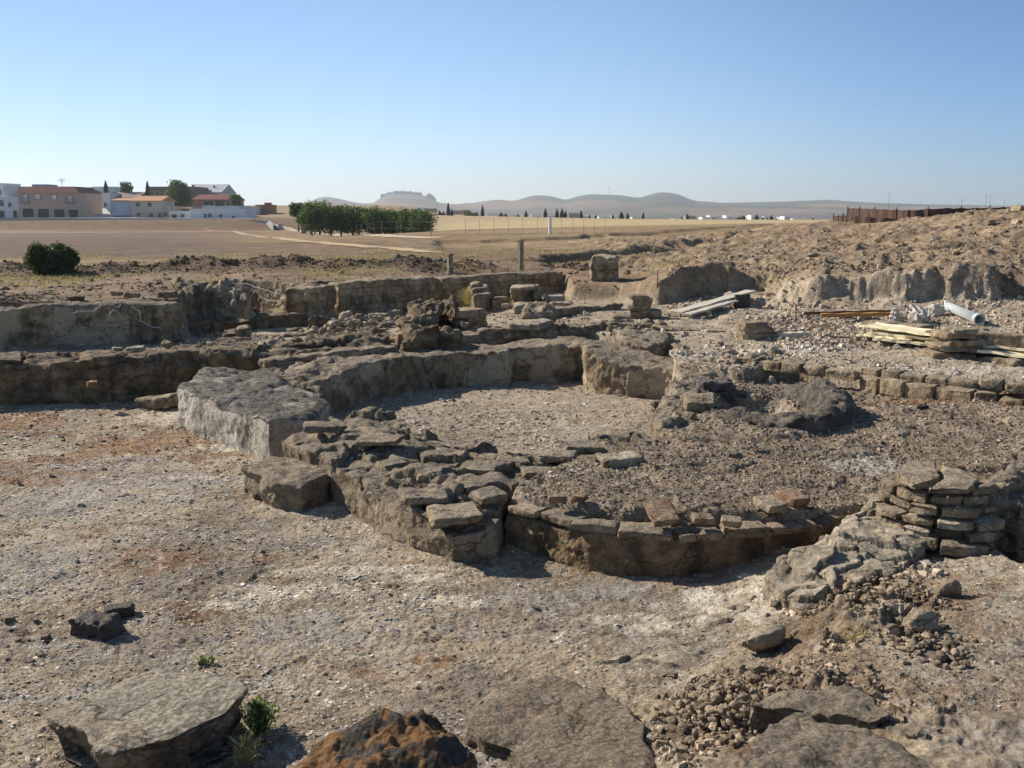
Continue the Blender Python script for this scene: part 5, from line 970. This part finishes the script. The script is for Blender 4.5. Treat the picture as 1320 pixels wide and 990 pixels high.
stone(1022, 760, 40, 20, 61, 'brown', 'dark stone wedged below the flagstones at the wall foot', boxy=.7)
stone(1050, 788, 56, 18, 62, 'pale', 'flat triangular pale stone in the rubble below the flagged wall', 'slab', 'stone', .9, tilt=(.15, -.3))
stone(945, 592, 14, 9, 7, 'crust', 'lone small stone on the grey plateau', boxy=.9)
stone(855, 529, 44, 18, 8, 'dark', 'dark lump at the left end of the round basin wall', 'rock', 'rock', .5, depth=.3, amp=.09)
stone(906, 531, 44, 20, 9, 'tan', 'flat tan block beside the dark lump by the basin', 'stone_block', 'stone block', .9, depth=.45, rz=-.1, tilt=(.1, 0))
stone(922, 507, 50, 14, 10, 'dark', 'dark broken stone on the basin rim', 'rock', 'rock', .6, amp=.09)
stone(938, 520, 26, 22, 11, 'dark', 'upright dark chunk in front of the basin', 'rock', 'rock', .5, amp=.09)
stone(956, 517, 18, 16, 12, 'dark', 'smallest dark chunk right of the upright one by the basin', 'rock', 'rock', .4)
stone(890, 545, 30, 16, 13, 'crust', 'grey lump on the outer side of the basin wall', 'rock', 'rock', .5)
stone(800, 604, 60, 18, 14, 'pale', 'long pale stone beside the cavity in front of the pool', 'stone', 'stone', .9, rz=.3, depth=.3)
stone(790, 591, 18, 9, 15, 'pale', 'small pale stone inside the cavity', 'stone', 'stone', .8)
stone(1221, 540, 46, 16, 16, 'brown', 'dark brown lump on the right plateau edge', 'rock', 'rock', .5, amp=.09)
stone(1192, 528, 20, 11, 17, 'dark', 'small dark lump left of the brown one at the right', 'rock', 'rock', .4)
stone(205, 527, 60, 20, 18, 'tan', 'flat tan stone at the foot of the thick block', 'stone', 'stone', .8, tilt=(0, -.15))
stone(139, 516, 14, 11, 19, 'pale', 'round pale grey stone below the step wall', 'stone', 'stone', .3)
stone(118, 500, 15, 11, 20, 'brick', 'reddish squared stone on the step wall face', 'stone', 'stone', .9, z=.3)
stone(113, 457, 9, 9, 21, 'brick', 'small round reddish stone on the step wall', 'stone', 'stone', .2, z=.56)
stone(150, 455, 14, 8, 22, 'pale', 'left of two small pale blocks on the step wall', 'stone_block', 'stone block', 1, z=.58)
stone(173, 455, 26, 8, 23, 'pale', 'right and longer of two small pale blocks on the step wall', 'stone_block', 'stone block', 1, z=.58)
stone(96, 389, 22, 9, 24, 'brown', 'small dark block on the top of the plastered wall', 'stone_block', 'stone block', .9, z=1.13)
stone(150, 381, 16, 6, 25, 'brick', 'reddish block behind the plastered wall top', 'stone_block', 'stone block', .9, z=1.13)
stone(168, 384, 22, 8, 26, 'crust', 'grey wedge stone on the plastered wall top', 'stone', 'stone', .8, z=1.13)
stone(213, 384, 26, 10, 27, 'crust', 'dark curved stone at the edge of the collapsed recess', 'stone', 'stone', .6, z=1.15)
stone(216, 452, 26, 20, 28, 'crust', 'pale boulder in the shaded pit corner', 'rock', 'rock', .5, z=.5)
stone(275, 452, 26, 8, 29, 'pale', 'flat grey stone at the bottom of the shaded pit', 'stone', 'stone', .8, z=.5)
stone(410, 427, 46, 32, 30, 'brown', 'large tilted brown boulder right of the left room', 'rock', 'rock', .5, depth=.5, z=.4, amp=.09)
stone(445, 420, 30, 16, 31, 'crust', 'dark boulder beside the large tilted brown one', 'rock', 'rock', .5, z=.4)
stone(507, 407, 20, 9, 32, 'pale', 'small pale flat block in front of the back wall', 'stone_block', 'stone block', 1, z=.45)
stone(488, 412, 26, 8, 33, 'pale', 'group of flat pale stones left of the small pale block', 'stone', 'stone', .8, z=.45)
stone(600, 423, 13, 13, 34, 'pale', 'upright pointed pale stone on the retaining wall ledge', 'stone', 'stone', .2, z=.68)
stone(652, 396, 12, 5, 35, 'pale', 'tiny pale stone left of the square pier steps', 'stone', 'stone', .7, z=.66)
stone(440, 354, 14, 7, 36, 'tan', 'yellowish stone on the ground above the corner pier', 'stone', 'stone', .5)
stone(722, 395, 30, 5, 37, 'pale', 'thin flat slab right of the rounded stone stack', 'flat_stone', 'stone', .9, z=.7)
# individual bricks on the curved wall
def brick(px, py, wpx, dpx, th, z, rz, tilt, label, seed, mat='brick', name='brick', cat='brick'):
    p = P(px, py, z); s = p[1] / F; me = stone_mesh(seed, (wpx * s, dpx, th), .035, .016, 9, 1); me.name = name
    return place_mesh(name, me, M[mat], tuple(p), (tilt[0], tilt[1], rz), label, cat)
brick(853, 664, 44, .27, .06, .42, .3, (.38, -.1), 'square terracotta tile tilted up on the curved wall', 71)
brick(993, 654, 36, .24, .075, .43, .45, (.12, 0), 'left of two adjoining tan bricks on the right plateau edge', 72, 'tan')
brick(1022, 646, 34, .24, .075, .43, .45, (.12, 0), 'right and redder of two adjoining bricks on the right plateau edge', 73)
brick(717, 645, 26, .12, .06, .42, .1, (.1, .1), 'reddish brick fragment left of the curved wall top', 74)
brick(746, 645, 20, .11, .06, .42, -.3, (0, .1), 'smaller brick fragment right of the reddish one', 75)
brick(905, 672, 36, .14, .06, .40, .2, (.05, .1), 'flat stone fragment right of the tilted terracotta tile', 76, 'tan')
brick(942, 676, 30, .14, .06, .39, -.1, (.05, .1), 'low stone fragment midway between the tile and the two bricks', 77, 'tan')
# slabs lying on the rubble ledge by the pool
for i, (px, py, wp, dp, rz, lab) in enumerate([(560, 612, 60, .35, .1, 'pale flat slab at the left of the pool front ledge'), (620, 604, 52, .3, -.2, 'pale flat slab next right along the ledge front'), (545, 640, 70, .35, .2, 'wide slab above the corner of the curved plaster front'), (585, 664, 76, .4, .12, 'lowest wide slab at the corner above the shadow'),
    (660, 596, 50, .25, .1, 'slab at the pool edge near the centre of the ledge'), (720, 590, 52, .22, -.15, 'slab at the pool edge right of centre'), (690, 610, 46, .22, .3, 'dark slab behind the central hollow of the ledge'), (630, 640, 44, .28, .5, 'slab stepping down beside the curved wall end'), (420, 552, 60, .28, .2, 'flat slab on the rounded wall end'), (492, 570, 70, .3, -.1, 'flat slab below the rounded rough top'), (750, 576, 60, .3, .2, 'thin slab along the right of the pool edge'), (505, 600, 40, .22, .5, 'small slab on the shoulder of the rounded wall end')]):
    z = .385 if i in (8, 9) else .36; z = .5 if i == 8 else .47 if i == 9 else (.31 if i == 3 else .36)
    p = P(px, py, z); s = p[1] / F; me = stone_mesh(100 + i, (wp * s, dp, .07), .03, .03, 14, 1); me.name = 'flat_slab'
    place_mesh('flat_slab', me, M['crust' if i % 3 else 'tan'], tuple(p - [0, 0, .02]), (.04, .05 * (-1) ** i, rz), lab, 'slab')
# brick kerb rows on the right
kb = wall_thing('brick_kerb', 'upper curved row of squared kerb stones across the right side', 'kerb', [(1020, 468), (1320, 492)], .5)
seg_stones(kb, [(948, 459, .61), (1010, 467, .60), (1060, 473, .59), (1100, 478, .58)], .22, .14, .34, 'kerb_stone', M['tan'], 11)
seg_stones(kb, [(1108, 471, .62), (1160, 479, .61), (1220, 487, .60), (1270, 491, .60), (1340, 497, .60)], .22, .12, .30, 'kerb_stone', M['tan'], 12, skip=.15)
kb2 = wall_thing('brick_kerb', 'lower curved row of larger kerb stones above the rusty earth strip', 'kerb', [(1105, 485), (1275, 505)], .48)
seg_stones(kb2, [(1105, 485, .51), (1150, 492, .51), (1200, 498, .51), (1250, 504, .51), (1276, 506, .51)], .26, .2, .36, 'kerb_stone', M['tan'], 13)
seg_stones(kb2, [(1285, 514, .49), (1340, 520, .49)], .26, .16, .36, 'kerb_stone', M['brown'], 14)
kb3 = wall_thing('brick_kerb', 'short row of flat dark kerb stones behind the low broken wall end', 'kerb', [(880, 466), (940, 472)], .5)
seg_stones(kb3, [(880, 467, .53), (940, 471, .53)], .22, .09, .4, 'kerb_stone', M['crust'], 15)
# stacked stones
def stack(px, py, layers, label, seed, name='stone_stack', mat='tan'):
    """layers: (dx px, width px, height m, depth m)"""
    p = hit(px, py); s = p[1] / F; e = empty(name, p, 0, label, 'stone stack'); z = -.05; rnd = random.Random(seed)
    for i, (dx, wp, h, dp) in enumerate(layers):
        me = stone_mesh(seed * 10 + i, (wp * s, dp, h * 1.12), .035, .03, 14, 1); me.name = 'course_stone'
        place_mesh('course_stone', me, M[mat], (dx * s, dp / 2, z), (rnd.uniform(-.03, .03), rnd.uniform(-.04, .04), rnd.uniform(-.15, .15)), parent=e); z += h * .86
    return e
stack(825, 413, [(-14, 50, .13, .6), (8, 46, .12, .5), (2, 36, .10, .45), (4, 30, .14, .4), (-2, 30, .07, .4)], 'stack of flat grey stones in front of the plank pile', 31, mat='crust')
stack(980, 438, [(0, 54, .17, .55), (-3, 48, .10, .5), (-6, 36, .08, .45)], 'rounded lumpy double stone standing alone right of centre', 32, mat='tan')
stack(1238, 463, [(-2, 74, .14, .7), (0, 66, .10, .6), (6, 60, .12, .55), (-2, 44, .09, .5), (4, 40, .07, .45)], 'stacked round masonry stub beside the yellow panels', 33, mat='tan')
bl = wall_thing('block_wall', 'low wall of big squared grey blocks behind the yellow panels', 'wall', [(1190, 440), (1320, 445)], .7)
seg_stones(bl, [(1190, 425, .85), (1232, 430, .86)], .3, .24, .6, 'wall_block', M['brown'], 21)
seg_stones(bl, [(1234, 427, .90), (1318, 431, .90), (1400, 434, .9)], .35, .34, 1.0, 'wall_block', M['tan'], 22)
bl2 = wall_thing('block_wall', 'low earth covered wall under the rusty bars', 'wall', [(1110, 415), (1190, 420)], .7)
seg_stones(bl2, [(1108, 412, .82), (1195, 421, .82)], .3, .2, .5, 'wall_block', M['tan'], 23)
kr = wall_thing('kerb_row', 'row of flat kerb stones right of the round masonry stub', 'kerb', [(1265, 465), (1310, 470)], .55)
seg_stones(kr, [(1262, 459, .62), (1312, 468, .60)], .25, .12, .5, 'kerb_stone', M['tan'], 24)
# ---------------------------------------------------------------- timber, panels, pipe, sacks
M['plank'] = flat_mat('weathered_wood', (.56, .51, .42), (.40, .36, .29), 9, bumpd=.004); M['orange'] = flat_mat('orange_wood', (.42, .22, .08), (.30, .15, .06), 8); M['yellow'] = flat_mat('pale_yellow_panel', (.74, .66, .44), (.66, .58, .38), 5, rough=.6)
M['pvc'] = flat_mat('blue_grey_plastic', (.50, .54, .54), (.42, .46, .46), 3, rough=.45, spec=.4); M['sack'] = flat_mat('dusty_sack_cloth', (.56, .52, .45), (.40, .37, .31), 10, bumpd=.01); M['rust'] = flat_mat('rusty_iron', (.16, .085, .05), (.10, .06, .04), 10); M['mesh'] = flat_mat('brown_mesh_fabric', (.075, .045, .035), (.10, .06, .045), 3, bumpd=.01); M['inside'] = flat_mat('dark_inside', (.03, .03, .03))
def beam(name, a, b, w_, h_, mat, label, cat, group=None, profile=None):
    a = Vector(a); b = Vector(b); d = b - a; L = d.length; e = bmesh.new(); n = 14
    pr = profile or [(-w_ / 2, 0), (w_ / 2, 0), (w_ / 2, h_), (-w_ / 2, h_)]; rings = []
    for i in range(n + 1):
        t = i / n; rings.append([e.verts.new((L * t, y * (1 + .03 * math.sin(i * 2.1)), z + .006 * math.sin(i * 1.3 + y * 9))) for y, z in pr])
    for i in range(n):
        for k in range(len(pr)): e.faces.new((rings[i][k], rings[i + 1][k], rings[i + 1][(k + 1) % len(pr)], rings[i][(k + 1) % len(pr)]))
    e.faces.new(rings[0]); e.faces.new(rings[-1][::-1]); bmesh.ops.bevel(e, geom=e.edges[:], offset=.003, segments=1, affect='EDGES', clamp_overlap=True) if not profile else None
    o = bm_obj(name, e, M[mat]); o.location = a; o.rotation_euler = d.to_track_quat('X', 'Z').to_euler(); return tag(o, label, cat, group)
def ahit(px, py, lift=0):
    # a point that shows at (px, py) and floats lift above the ground below it
    p = hit(px, py); r = ray(px, py); t = p[1] / r[1]
    for _ in range(12):
        q = np.array([r[0] * t, r[1] * t, CAMZ + r[2] * t]); g = gz(q[0], q[1], False) + lift
        if q[2] < g: t *= .985
        else: break
    return q
g1 = hit(872, 405); g2 = hit(884, 409)
def at(px, py, d): return D(px, py, d)
beam('plank', ahit(872, 404, .05), ahit(968, 376, .12), .24, .035, 'plank', 'long pale plank leaning on the bank, topmost of the plank pile', 'plank')
beam('plank', ahit(886, 407, .04), ahit(950, 388, .12), .16, .035, 'plank', 'shorter plank lying just below the long pale plank', 'plank')
beam('plank', ahit(880, 402, .03), ahit(940, 392, .06), .12, .03, 'plank', 'narrow grey plank between the two larger planks', 'plank')
stone(958, 397, 24, 20, 40, 'dark', 'dark stone propping the planks', z=.72)
p = hit(1022, 436); beam('timber', (p[0] - .22, p[1], p[2] + .01), (p[0] + .26, p[1] + .02, p[2] + .03), .12, .07, 'plank', 'short timber offcut right of the rounded lumpy stone', 'timber')
beam('timber', ahit(1036, 406, .12), ahit(1148, 403, .12), .07, .05, 'rust', 'dark thin bar at the back of the bars on the low wall', 'timber')
beam('timber', ahit(1058, 409, .1), ahit(1150, 407, .1), .10, .06, 'orange', 'long orange timber, front of the bars on the low wall', 'timber')
beam('timber', ahit(1056, 404.5, .1), ahit(1120, 404, .1), .06, .05, 'plank', 'grey timber between the orange and the dark bars', 'timber')
beam('iron_bar', ahit(1040, 417, .06), ahit(1078, 427, .03), .03, .03, 'rust', 'rusty iron bar lying on the ground left of the yellow panels', 'bar')
beam('iron_bar', ahit(1068, 434.5, .02), ahit(1098, 436, .02), .02, .02, 'rust', 'very thin rusty rod on the ground below the iron bar', 'bar')
yp = [(-.24, 0), (-.235, .03), (-.215, .03), (-.205, .008), (.205, .008), (.215, .03), (.235, .03), (.24, 0), (.235, -.004), (-.235, -.004)]
for i, (a, b, lab) in enumerate([((1118, 419, 17.9), (1229, 434, 17.2), 'top yellow panel with upturned edge of the left stack'), ((1124, 428, 17.4), (1224, 438, 16.9), 'second yellow panel of the left stack'), ((1130, 436, 16.9), (1216, 445, 16.5), 'front yellow panel of the left stack, lying lowest'), ((1113, 431, 17.5), (1180, 437, 17.1), 'short pale yellow panel sticking out to the left of the stack'),
    ((1270, 445, 16.9), (1400, 456, 16.0), 'back yellow panel cut off by the right edge'), ((1266, 451, 16.5), (1390, 468, 15.7), 'front yellow panel cut off by the right edge')]):
    lf = (.13, .08, .04, .05, .05, .03)[i]; A = ahit(a[0], a[1], lf + .03); B = ahit(b[0], b[1], lf); beam('yellow_panel', A, B, .3, .05, 'yellow', lab, 'panel', None, yp)
# pipe
e = bmesh.new(); a_, b_ = Vector(ahit(1222, 395, .1)), Vector(ahit(1263, 412, .09)); dd = (b_ - a_); L = dd.length
N = 20; rg = []
for k, (t, r) in enumerate(((0, .075), (L, .075), (L, .088), (L - .14, .088), (L - .14, .089), (L, .068), (0, .068))): rg.append([e.verts.new((t, r * math.cos(6.2832 * i / N), r * math.sin(6.2832 * i / N))) for i in range(N)])
for A, B in ((0, 1), (3, 2), (2, 5), (5, 6), (6, 0), (3, 1)):
    for i in range(N): e.faces.new((rg[A][i], rg[A][(i + 1) % N], rg[B][(i + 1) % N], rg[B][i]))
bmesh.ops.delete(e, geom=[v for v in e.verts if not v.link_faces], context='VERTS'); o = bm_obj('drain_pipe', e, M['pvc'], smooth=True); o.location = a_; o.rotation_euler = dd.to_track_quat('X', 'Z').to_euler(); tag(o, 'blue grey plastic pipe lying on the slope at the right', 'pipe')
# crumpled sacks
def sack(px, py, wpx, hpx, seed, label, z=None):
    p = hit(px, py); s = p[1] / F; w_, h_ = wpx * s, hpx * s; me = stone_mesh(seed, (w_, .7 * w_, h_ * 1.35), .024, .02, 16, .3); v, n = getv(me); x, y, z_ = v.T; m = max(w_, h_)
    k = np.abs(fbm(x, y, z_ * .7, .3 * m, 3, seed + 3)); fold = (.5 - np.abs(np.sin((x * 1.4 + z_ * .6 + fbm(x, y, z_, .4, 2, seed) * .25) * 16 / m * .55))) * .06 * m
    v += n * (fold - k * .09 * m)[:, None]; me.vertices.foreach_set('co', v.astype(np.float32).ravel()); me.update(); me.name = 'sack'; me.polygons.foreach_set('use_smooth', np.ones(len(me.polygons), bool))
    return place_mesh('sack', me, M['sack'], (p[0], p[1] + .1, p[2] - .02), (0, 0, .1), label, 'sack')
sack(1158, 420, 28, 34, 51, 'upright crumpled dusty sack, left of the two on the bank'); sack(1186, 421, 50, 32, 52, 'wide heap of crumpled sacking right of the upright sack'); sack(1206, 408, 40, 20, 53, 'grey torn sheeting lying behind the heap of sacking')
# stakes
for px, py, t, lab in ((1025, 416, 392, 'thin rusty stake on the bank above the timber offcut'), (847, 370, 348, 'thin stake in front of the dark earth mound'), (1318, 438, 412, 'short stake at the right edge by the block wall'), (1298, 455, 440, 'bent wire stake on the right yellow panel')):
    p = hit(px, py); h_ = (py - t) * p[1] / F; e = bmesh.new(); tube(e, (0, 0, -.1), (.01, 0, h_), .014, 6, .01); o = bm_obj('stake', e, M['rust']); o.location = p; tag(o, lab, 'stake')
# the two upright posts beyond the back wall
def post(px, base, top, wpx, label, z):
    p = P(px, base, z); s = p[1] / F; e = empty('stone_post', p, -.8, label, 'post'); w_ = wpx * s * .72; h_ = (base - top) * s * 1.0; bm = bmesh.new(); box(bm, -w_ / 2, w_ / 2, -w_ / 2, w_ / 2, -.3, h_ - .06); bmesh.ops.bevel(bm, geom=bm.edges[:], offset=.02, segments=2, affect='EDGES')
    bm_obj('shaft', bm, M['pale'], e); bm = bmesh.new(); box(bm, -w_ / 2 - .015, w_ / 2 + .015, -w_ / 2 - .015, w_ / 2 + .015, h_ - .058, h_); bmesh.ops.bevel(bm, geom=bm.edges[:], offset=.015, segments=2, affect='EDGES'); bm_obj('cap', bm, M['pale'], e)
post(580, 353, 327, 9, 'short squared post behind the back wall, left of the taller one', 1.08); post(671, 350, 309, 9.5, 'taller squared post behind the back wall', 1.08)
# brown mesh barrier on the heap
def barrier(pts, hpx, label, seed):
    p = [D(*q) for q in pts]; e = empty('mesh_barrier', p[0], 0, label, 'barrier'); r = random.Random(seed); seg = [np.hypot(*(p[i + 1] - p[i])[:2]) for i in range(len(p) - 1)]; cum = np.r_[0, np.cumsum(seg)]; n = int(cum[-1] / 1.1); T = np.linspace(0, cum[-1], n + 1); X, Y, Z = (np.interp(T, cum, [q[k] for q in p]) for k in range(3)); H = np.interp(T, cum, [h * q[2] / F for h, q in zip(hpx, pts)])
    for i in range(n):
        m = 8; v = []; dx, dy = X[i + 1] - X[i], Y[i + 1] - Y[i]; l = math.hypot(dx, dy); nx, ny = -dy / l, dx / l
        for j in range(m + 1):
            t = j / m; sag = .05 * math.sin(t * math.pi) * r.uniform(.6, 1.2); bulge = .05 * math.sin(t * math.pi * 3 + i)
            for w2 in (0, .03):
                for zz in (-.4, H[i] * (1 - t) + H[i + 1] * t - sag): v.append((X[i] + dx * t + nx * (bulge + w2) - p[0][0], Y[i] + dy * t + ny * (bulge + w2) - p[0][1], Z[i] * (1 - t) + Z[i + 1] * t + zz - p[0][2]))
        f = []
        for j in range(m):
            a = 4 * j; b = a + 4; f += [(a, b, b + 1, a + 1), (a + 2, a + 3, b + 3, b + 2), (a + 1, b + 1, b + 3, a + 3), (a, a + 2, b + 2, b)]
        f += [(0, 1, 3, 2), (4 * m, 4 * m + 2, 4 * m + 3, 4 * m + 1)]; np_mesh('mesh_sheet', v, f, M['mesh'], e)
    for i in range(0, n + 1, 2):
        bm = bmesh.new(); q = (X[i] - p[0][0], Y[i] - p[0][1], Z[i] - p[0][2]); tube(bm, (q[0], q[1] - .05, q[2] - .5), (q[0], q[1] - .05, q[2] + H[i] + .12), .03, 6); bm_obj('post', bm, M['rust'], e)
barrier([(1092, 277, 66), (1120, 281, 62), (1170, 284, 58), (1212, 279, 57), (1250, 276, 58), (1330, 273, 60), (1420, 272, 62)], [9, 12, 13, 11, 8, 7, 7], 'upper run of brown mesh barrier along the top of the spoil heap', 1)
barrier([(1074, 281, 60), (1090, 283, 57), (1130, 286, 55), (1170, 288, 54), (1200, 286, 54)], [3, 6, 6, 5, 4], 'lower run of brown mesh barrier at the left end of the heap', 2)
# wire fence round the grove and thin field posts
def wire_fence(name, pix, n, h, label, rad=.03):
    p = [hit(*q) for q in pix]; seg = [np.hypot(*(p[i + 1] - p[i])[:2]) for i in range(len(p) - 1)]; cum = np.r_[0, np.cumsum(seg)]; T = np.linspace(0, cum[-1], n); X, Y = (np.interp(T, cum, [q[k] for q in p]) for k in range(2)); Z = terrain(X, Y); e = empty(name, (X[0], Y[0], Z[0]), 0, label, 'fence')
    for i in range(n): bm = bmesh.new(); q = Vector((X[i] - X[0], Y[i] - Y[0], Z[i] - Z[0])); tube(bm, q - Vector((0, 0, .3)), q + Vector((0, 0, h)), rad, 6); bm_obj('post', bm, M['brownw'], e)
    bm = bmesh.new()
    for k in (.5, .95):
        for i in range(n - 1): tube(bm, (X[i] - X[0], Y[i] - Y[0], Z[i] - Z[0] + h * k), (X[i + 1] - X[0], Y[i + 1] - Y[0], Z[i + 1] - Z[0] + h * k), .003, 4)
    bm_obj('wire', bm, M['iron'], e)
wire_fence('wire_fence', [(398, 300), (440, 302.6), (500, 305), (556, 306.5)], 16, 1.1, 'thin wire fence with pale posts in front of the grove')
wire_fence('wire_fence', [(600, 302), (700, 301), (780, 299)], 12, 1.2, 'barely visible wire fence across the yellow field', .012)
pq = hit(709, 303); bm = bmesh.new(); tube(bm, (0, 0, -.2), (0, 0, 1.2), .12, 8, .09); o = bm_obj('marker_post', bm, M['white']); o.location = pq; tag(o, 'short white marker post in the yellow field', 'post')
for px, py, lab in ((362, 295.5, 'square pale gatepost left of the sandy lane'), (392, 300.5, 'dark stub post at the end of the lane wall')):
    pq = hit(px, py); bm = bmesh.new(); box(bm, -.35, .35, -.35, .35, -.3, 1.0); bmesh.ops.bevel(bm, geom=bm.edges[:], offset=.05, segments=2, affect='EDGES'); o = bm_obj('gatepost', bm, M['greyw' if px < 380 else 'brownw']); o.location = pq; tag(o, lab, 'post')
stone(236, 335, 8, 3, 60, 'brown', 'small dark clod alone in the left field', 'clod', 'clod', .3)
# ---------------------------------------------------------------- individually countable loose rocks on the heaps
protos = [stone_mesh(500 + i, (1, .8, .6), .05, .05, 11, 1) for i in range(6)]
for m_ in protos: m_.name = 'loose_rock'; m_.materials.append(M['tan'])
def rocks(n, pxr, pyr, size, seed, label, group, mat='tan', mask=None):
    r = np.random.RandomState(seed); k = 0
    while k < n:
        px, py = r.uniform(*pxr), r.uniform(*pyr); p = hit(px, py)
        if mask is not None and not mask(p): continue
        k += 1; s = size * p[1] / 20 * math.exp(r.normal(0, .35)); place_mesh('loose_rock', protos[r.randint(6)], M[mat], (p[0], p[1], gz(p[0], p[1])), (r.normal(0, .25), r.normal(0, .25), r.uniform(0, 6)), label, 'rock', group, sc=(s, s * r.uniform(.7, 1.1), s * r.uniform(.6, 1)))
rocks(60, (1000, 1318), (292, 345), .11, 1, 'loose pale rock on the upper slope of the spoil heap', 'rocks on the upper spoil heap', 'pale')
rocks(26, (880, 1200), (380, 408), .11, 2, 'loose rock fallen at the foot of the earth scarp', 'rocks at the scarp foot', 'pale')
rocks(14, (1230, 1318), (270, 300), .20, 3, 'large pale rock on the crest of the spoil heap', 'large rocks on the heap crest', 'tan')
rocks(30, (790, 1000), (325, 372), .10, 4, 'loose rock on the earth mound above the planks', 'rocks on the earth mound', 'tan')
rocks(36, (420, 520), (398, 425), .12, 5, 'pale stone strewn before the long back wall', 'stones before the back wall', 'pale')
rocks(14, (880, 1030), (455, 472), .11, 6, 'pale stone strewn along the kerb beside the pool', 'stones along the kerb', 'tan')
rocks(40, (0, 230), (500, 522), .10, 7, 'rough stone lying along the foot of the step wall', 'stones below the step wall', 'brown')
rocks(24, (700, 1050), (615, 665), .09, 8, 'rough stone set on the plateau behind the curved wall', 'stones behind the curved wall', 'crust')
rocks(34, (840, 1240), (850, 985), .15, 9, 'rough lump among the bottom right rubble', 'lumps in the bottom right rubble', 'tan')
rocks(30, (1020, 1200), (720, 800), .13, 10, 'rough lump below the flagged wall', 'lumps below the flagged wall', 'brown')
rocks(10, (0, 60), (800, 870), .16, 11, 'grey rough stone at the left edge of the floor', 'grey stones at the left edge', 'crust')
rocks(40, (0, 420), (350, 385), .08, 12, 'small stone on the bare earth above the left walls', 'stones above the left walls', 'tan')
# ---------------------------------------------------------------- weeds and twigs
def weed(px, py, wpx, hpx, n, seed, label, mat='weed', z=None, leaf=.03):
    p = hit(px, py) if z is None else P(px, py, z); s = p[1] / F; r = np.random.RandomState(seed); w_, h_ = wpx * s, hpx * s; V = []; Fc = []
    for i in range(n):
        a = r.uniform(0, 6.28); q = abs(r.normal(0, .5)) * w_ * .5; bx_, by_ = math.cos(a) * q * .4, math.sin(a) * q * .4; tx, ty, tz = math.cos(a) * q, math.sin(a) * q, h_ * r.uniform(.4, 1); ln = leaf * r.uniform(.7, 1.4)
        d = Vector((tx - bx_, ty - by_, tz)).normalized(); sd = d.cross(Vector(r.randn(3))).normalized(); st = Vector((bx_, by_, 0)); en = Vector((tx, ty, tz)); k = len(V); wst = .0018
        V += [st - sd * wst, st + sd * wst, en + sd * wst, en - sd * wst]; Fc.append((k, k + 1, k + 2, k + 3)); lw = ln * (.32 if mat == 'weed' else .05); k = len(V); up = d * .5 + Vector(r.randn(3)) * .5; up.normalize(); s2 = up.cross(Vector(r.randn(3))).normalized()
        V += [en, en + up * ln * .5 + s2 * lw, en + up * ln, en + up * ln * .5 - s2 * lw]; Fc.append((k, k + 1, k + 2, k + 3))
    o = np_mesh('weed' if mat == 'weed' else 'dry_tuft', [tuple(v) for v in V], Fc, M[mat]); o.location = p; return tag(o, label, 'plant')
weed(335, 943, 66, 40, 300, 1, 'green leafy weed growing between the big slab and the lichen rock', leaf=.026)
weed(262, 857, 18, 10, 40, 2, 'tiny green sprig behind the big fallen slab', leaf=.02); weed(274, 856, 10, 10, 22, 3, 'second tiny green sprig just right of the first', leaf=.02)
weed(318, 985, 40, 30, 160, 4, 'dry straw tuft beside the lichen rock', 'straw', leaf=.06)
weed(605, 392, 30, 18, 260, 5, 'dry straw tuft by the small stair at the back wall', 'straw', z=.6, leaf=.1); weed(1180, 630, 20, 10, 60, 6, 'small dry tuft on the left of the round pier', 'straw', leaf=.04)
weed(1110, 828, 60, 14, 120, 7, 'dry grass blades in the rubble left of the wedge shaped rock', 'straw', leaf=.04)
weed(610, 283.5, 1, 1, 4, 8, 'tiny dry tuft', 'straw') if 0 else None
for i, (a, b, lab) in enumerate([((122, 849), (136, 830), 'short white twig below the dark stones'), ((160, 801), (181, 820), 'long thin white twig right of the dark stones')]):
    A = hit(*a); B = hit(*b); bm = bmesh.new(); mid = (A + B) / 2 + np.array([.02, .01, .012]); tube(bm, A + [0, 0, .01], mid, .003, 6); tube(bm, mid, B + [0, 0, .012], .003, 6, .002); o = bm_obj('twig', bm, M['pale']); tag(o, lab, 'twig')
# sea-green pebbles on the floor
for px, py, lab in ((593, 839, 'small yellowish pebble in the middle of the floor'), (519, 878, 'yellowish pebble just behind the lichen rock'), (471, 896, 'small brown pebble left of the yellowish one by the lichen rock')): stone(px, py, 9, 6, px, 'pale', lab, 'pebble', 'pebble', .2, res=.09)

def dry_grass(n, pxr, pyr, seed, hgt, mask=None):
    r = np.random.RandomState(seed); px = r.uniform(*pxr, n); py = r.uniform(*pyr, n); b = -(py - 495) / F; t = (1.0 - CAMZ) / (-sp_ + b * cp); x = (px - 660) / F * t; y = (cp + b * sp_) * t
    k = fbm2(x, y, 2.0, 4, 501) > .1; x, y = x[k], y[k]; n = len(x); z = terrain(x, y); h = hgt * r.uniform(.4, 1.3, n); a = r.uniform(0, 6.28, n); w_ = .006 * y / 15; lx, ly = r.normal(0, .35, (2, n)) * h
    V = np.stack([np.stack([x - np.cos(a) * w_, y - np.sin(a) * w_, z - .02], 1), np.stack([x + np.cos(a) * w_, y + np.sin(a) * w_, z - .02], 1), np.stack([x + lx, y + ly, z + h], 1)], 1).reshape(-1, 3)
    return tag(np_mesh('dry_grass', V, np.arange(3 * n).reshape(-1, 3), M['straw']), kind='stuff')
dry_grass(30000, (-60, 1000), (318, 372), 1, .09)
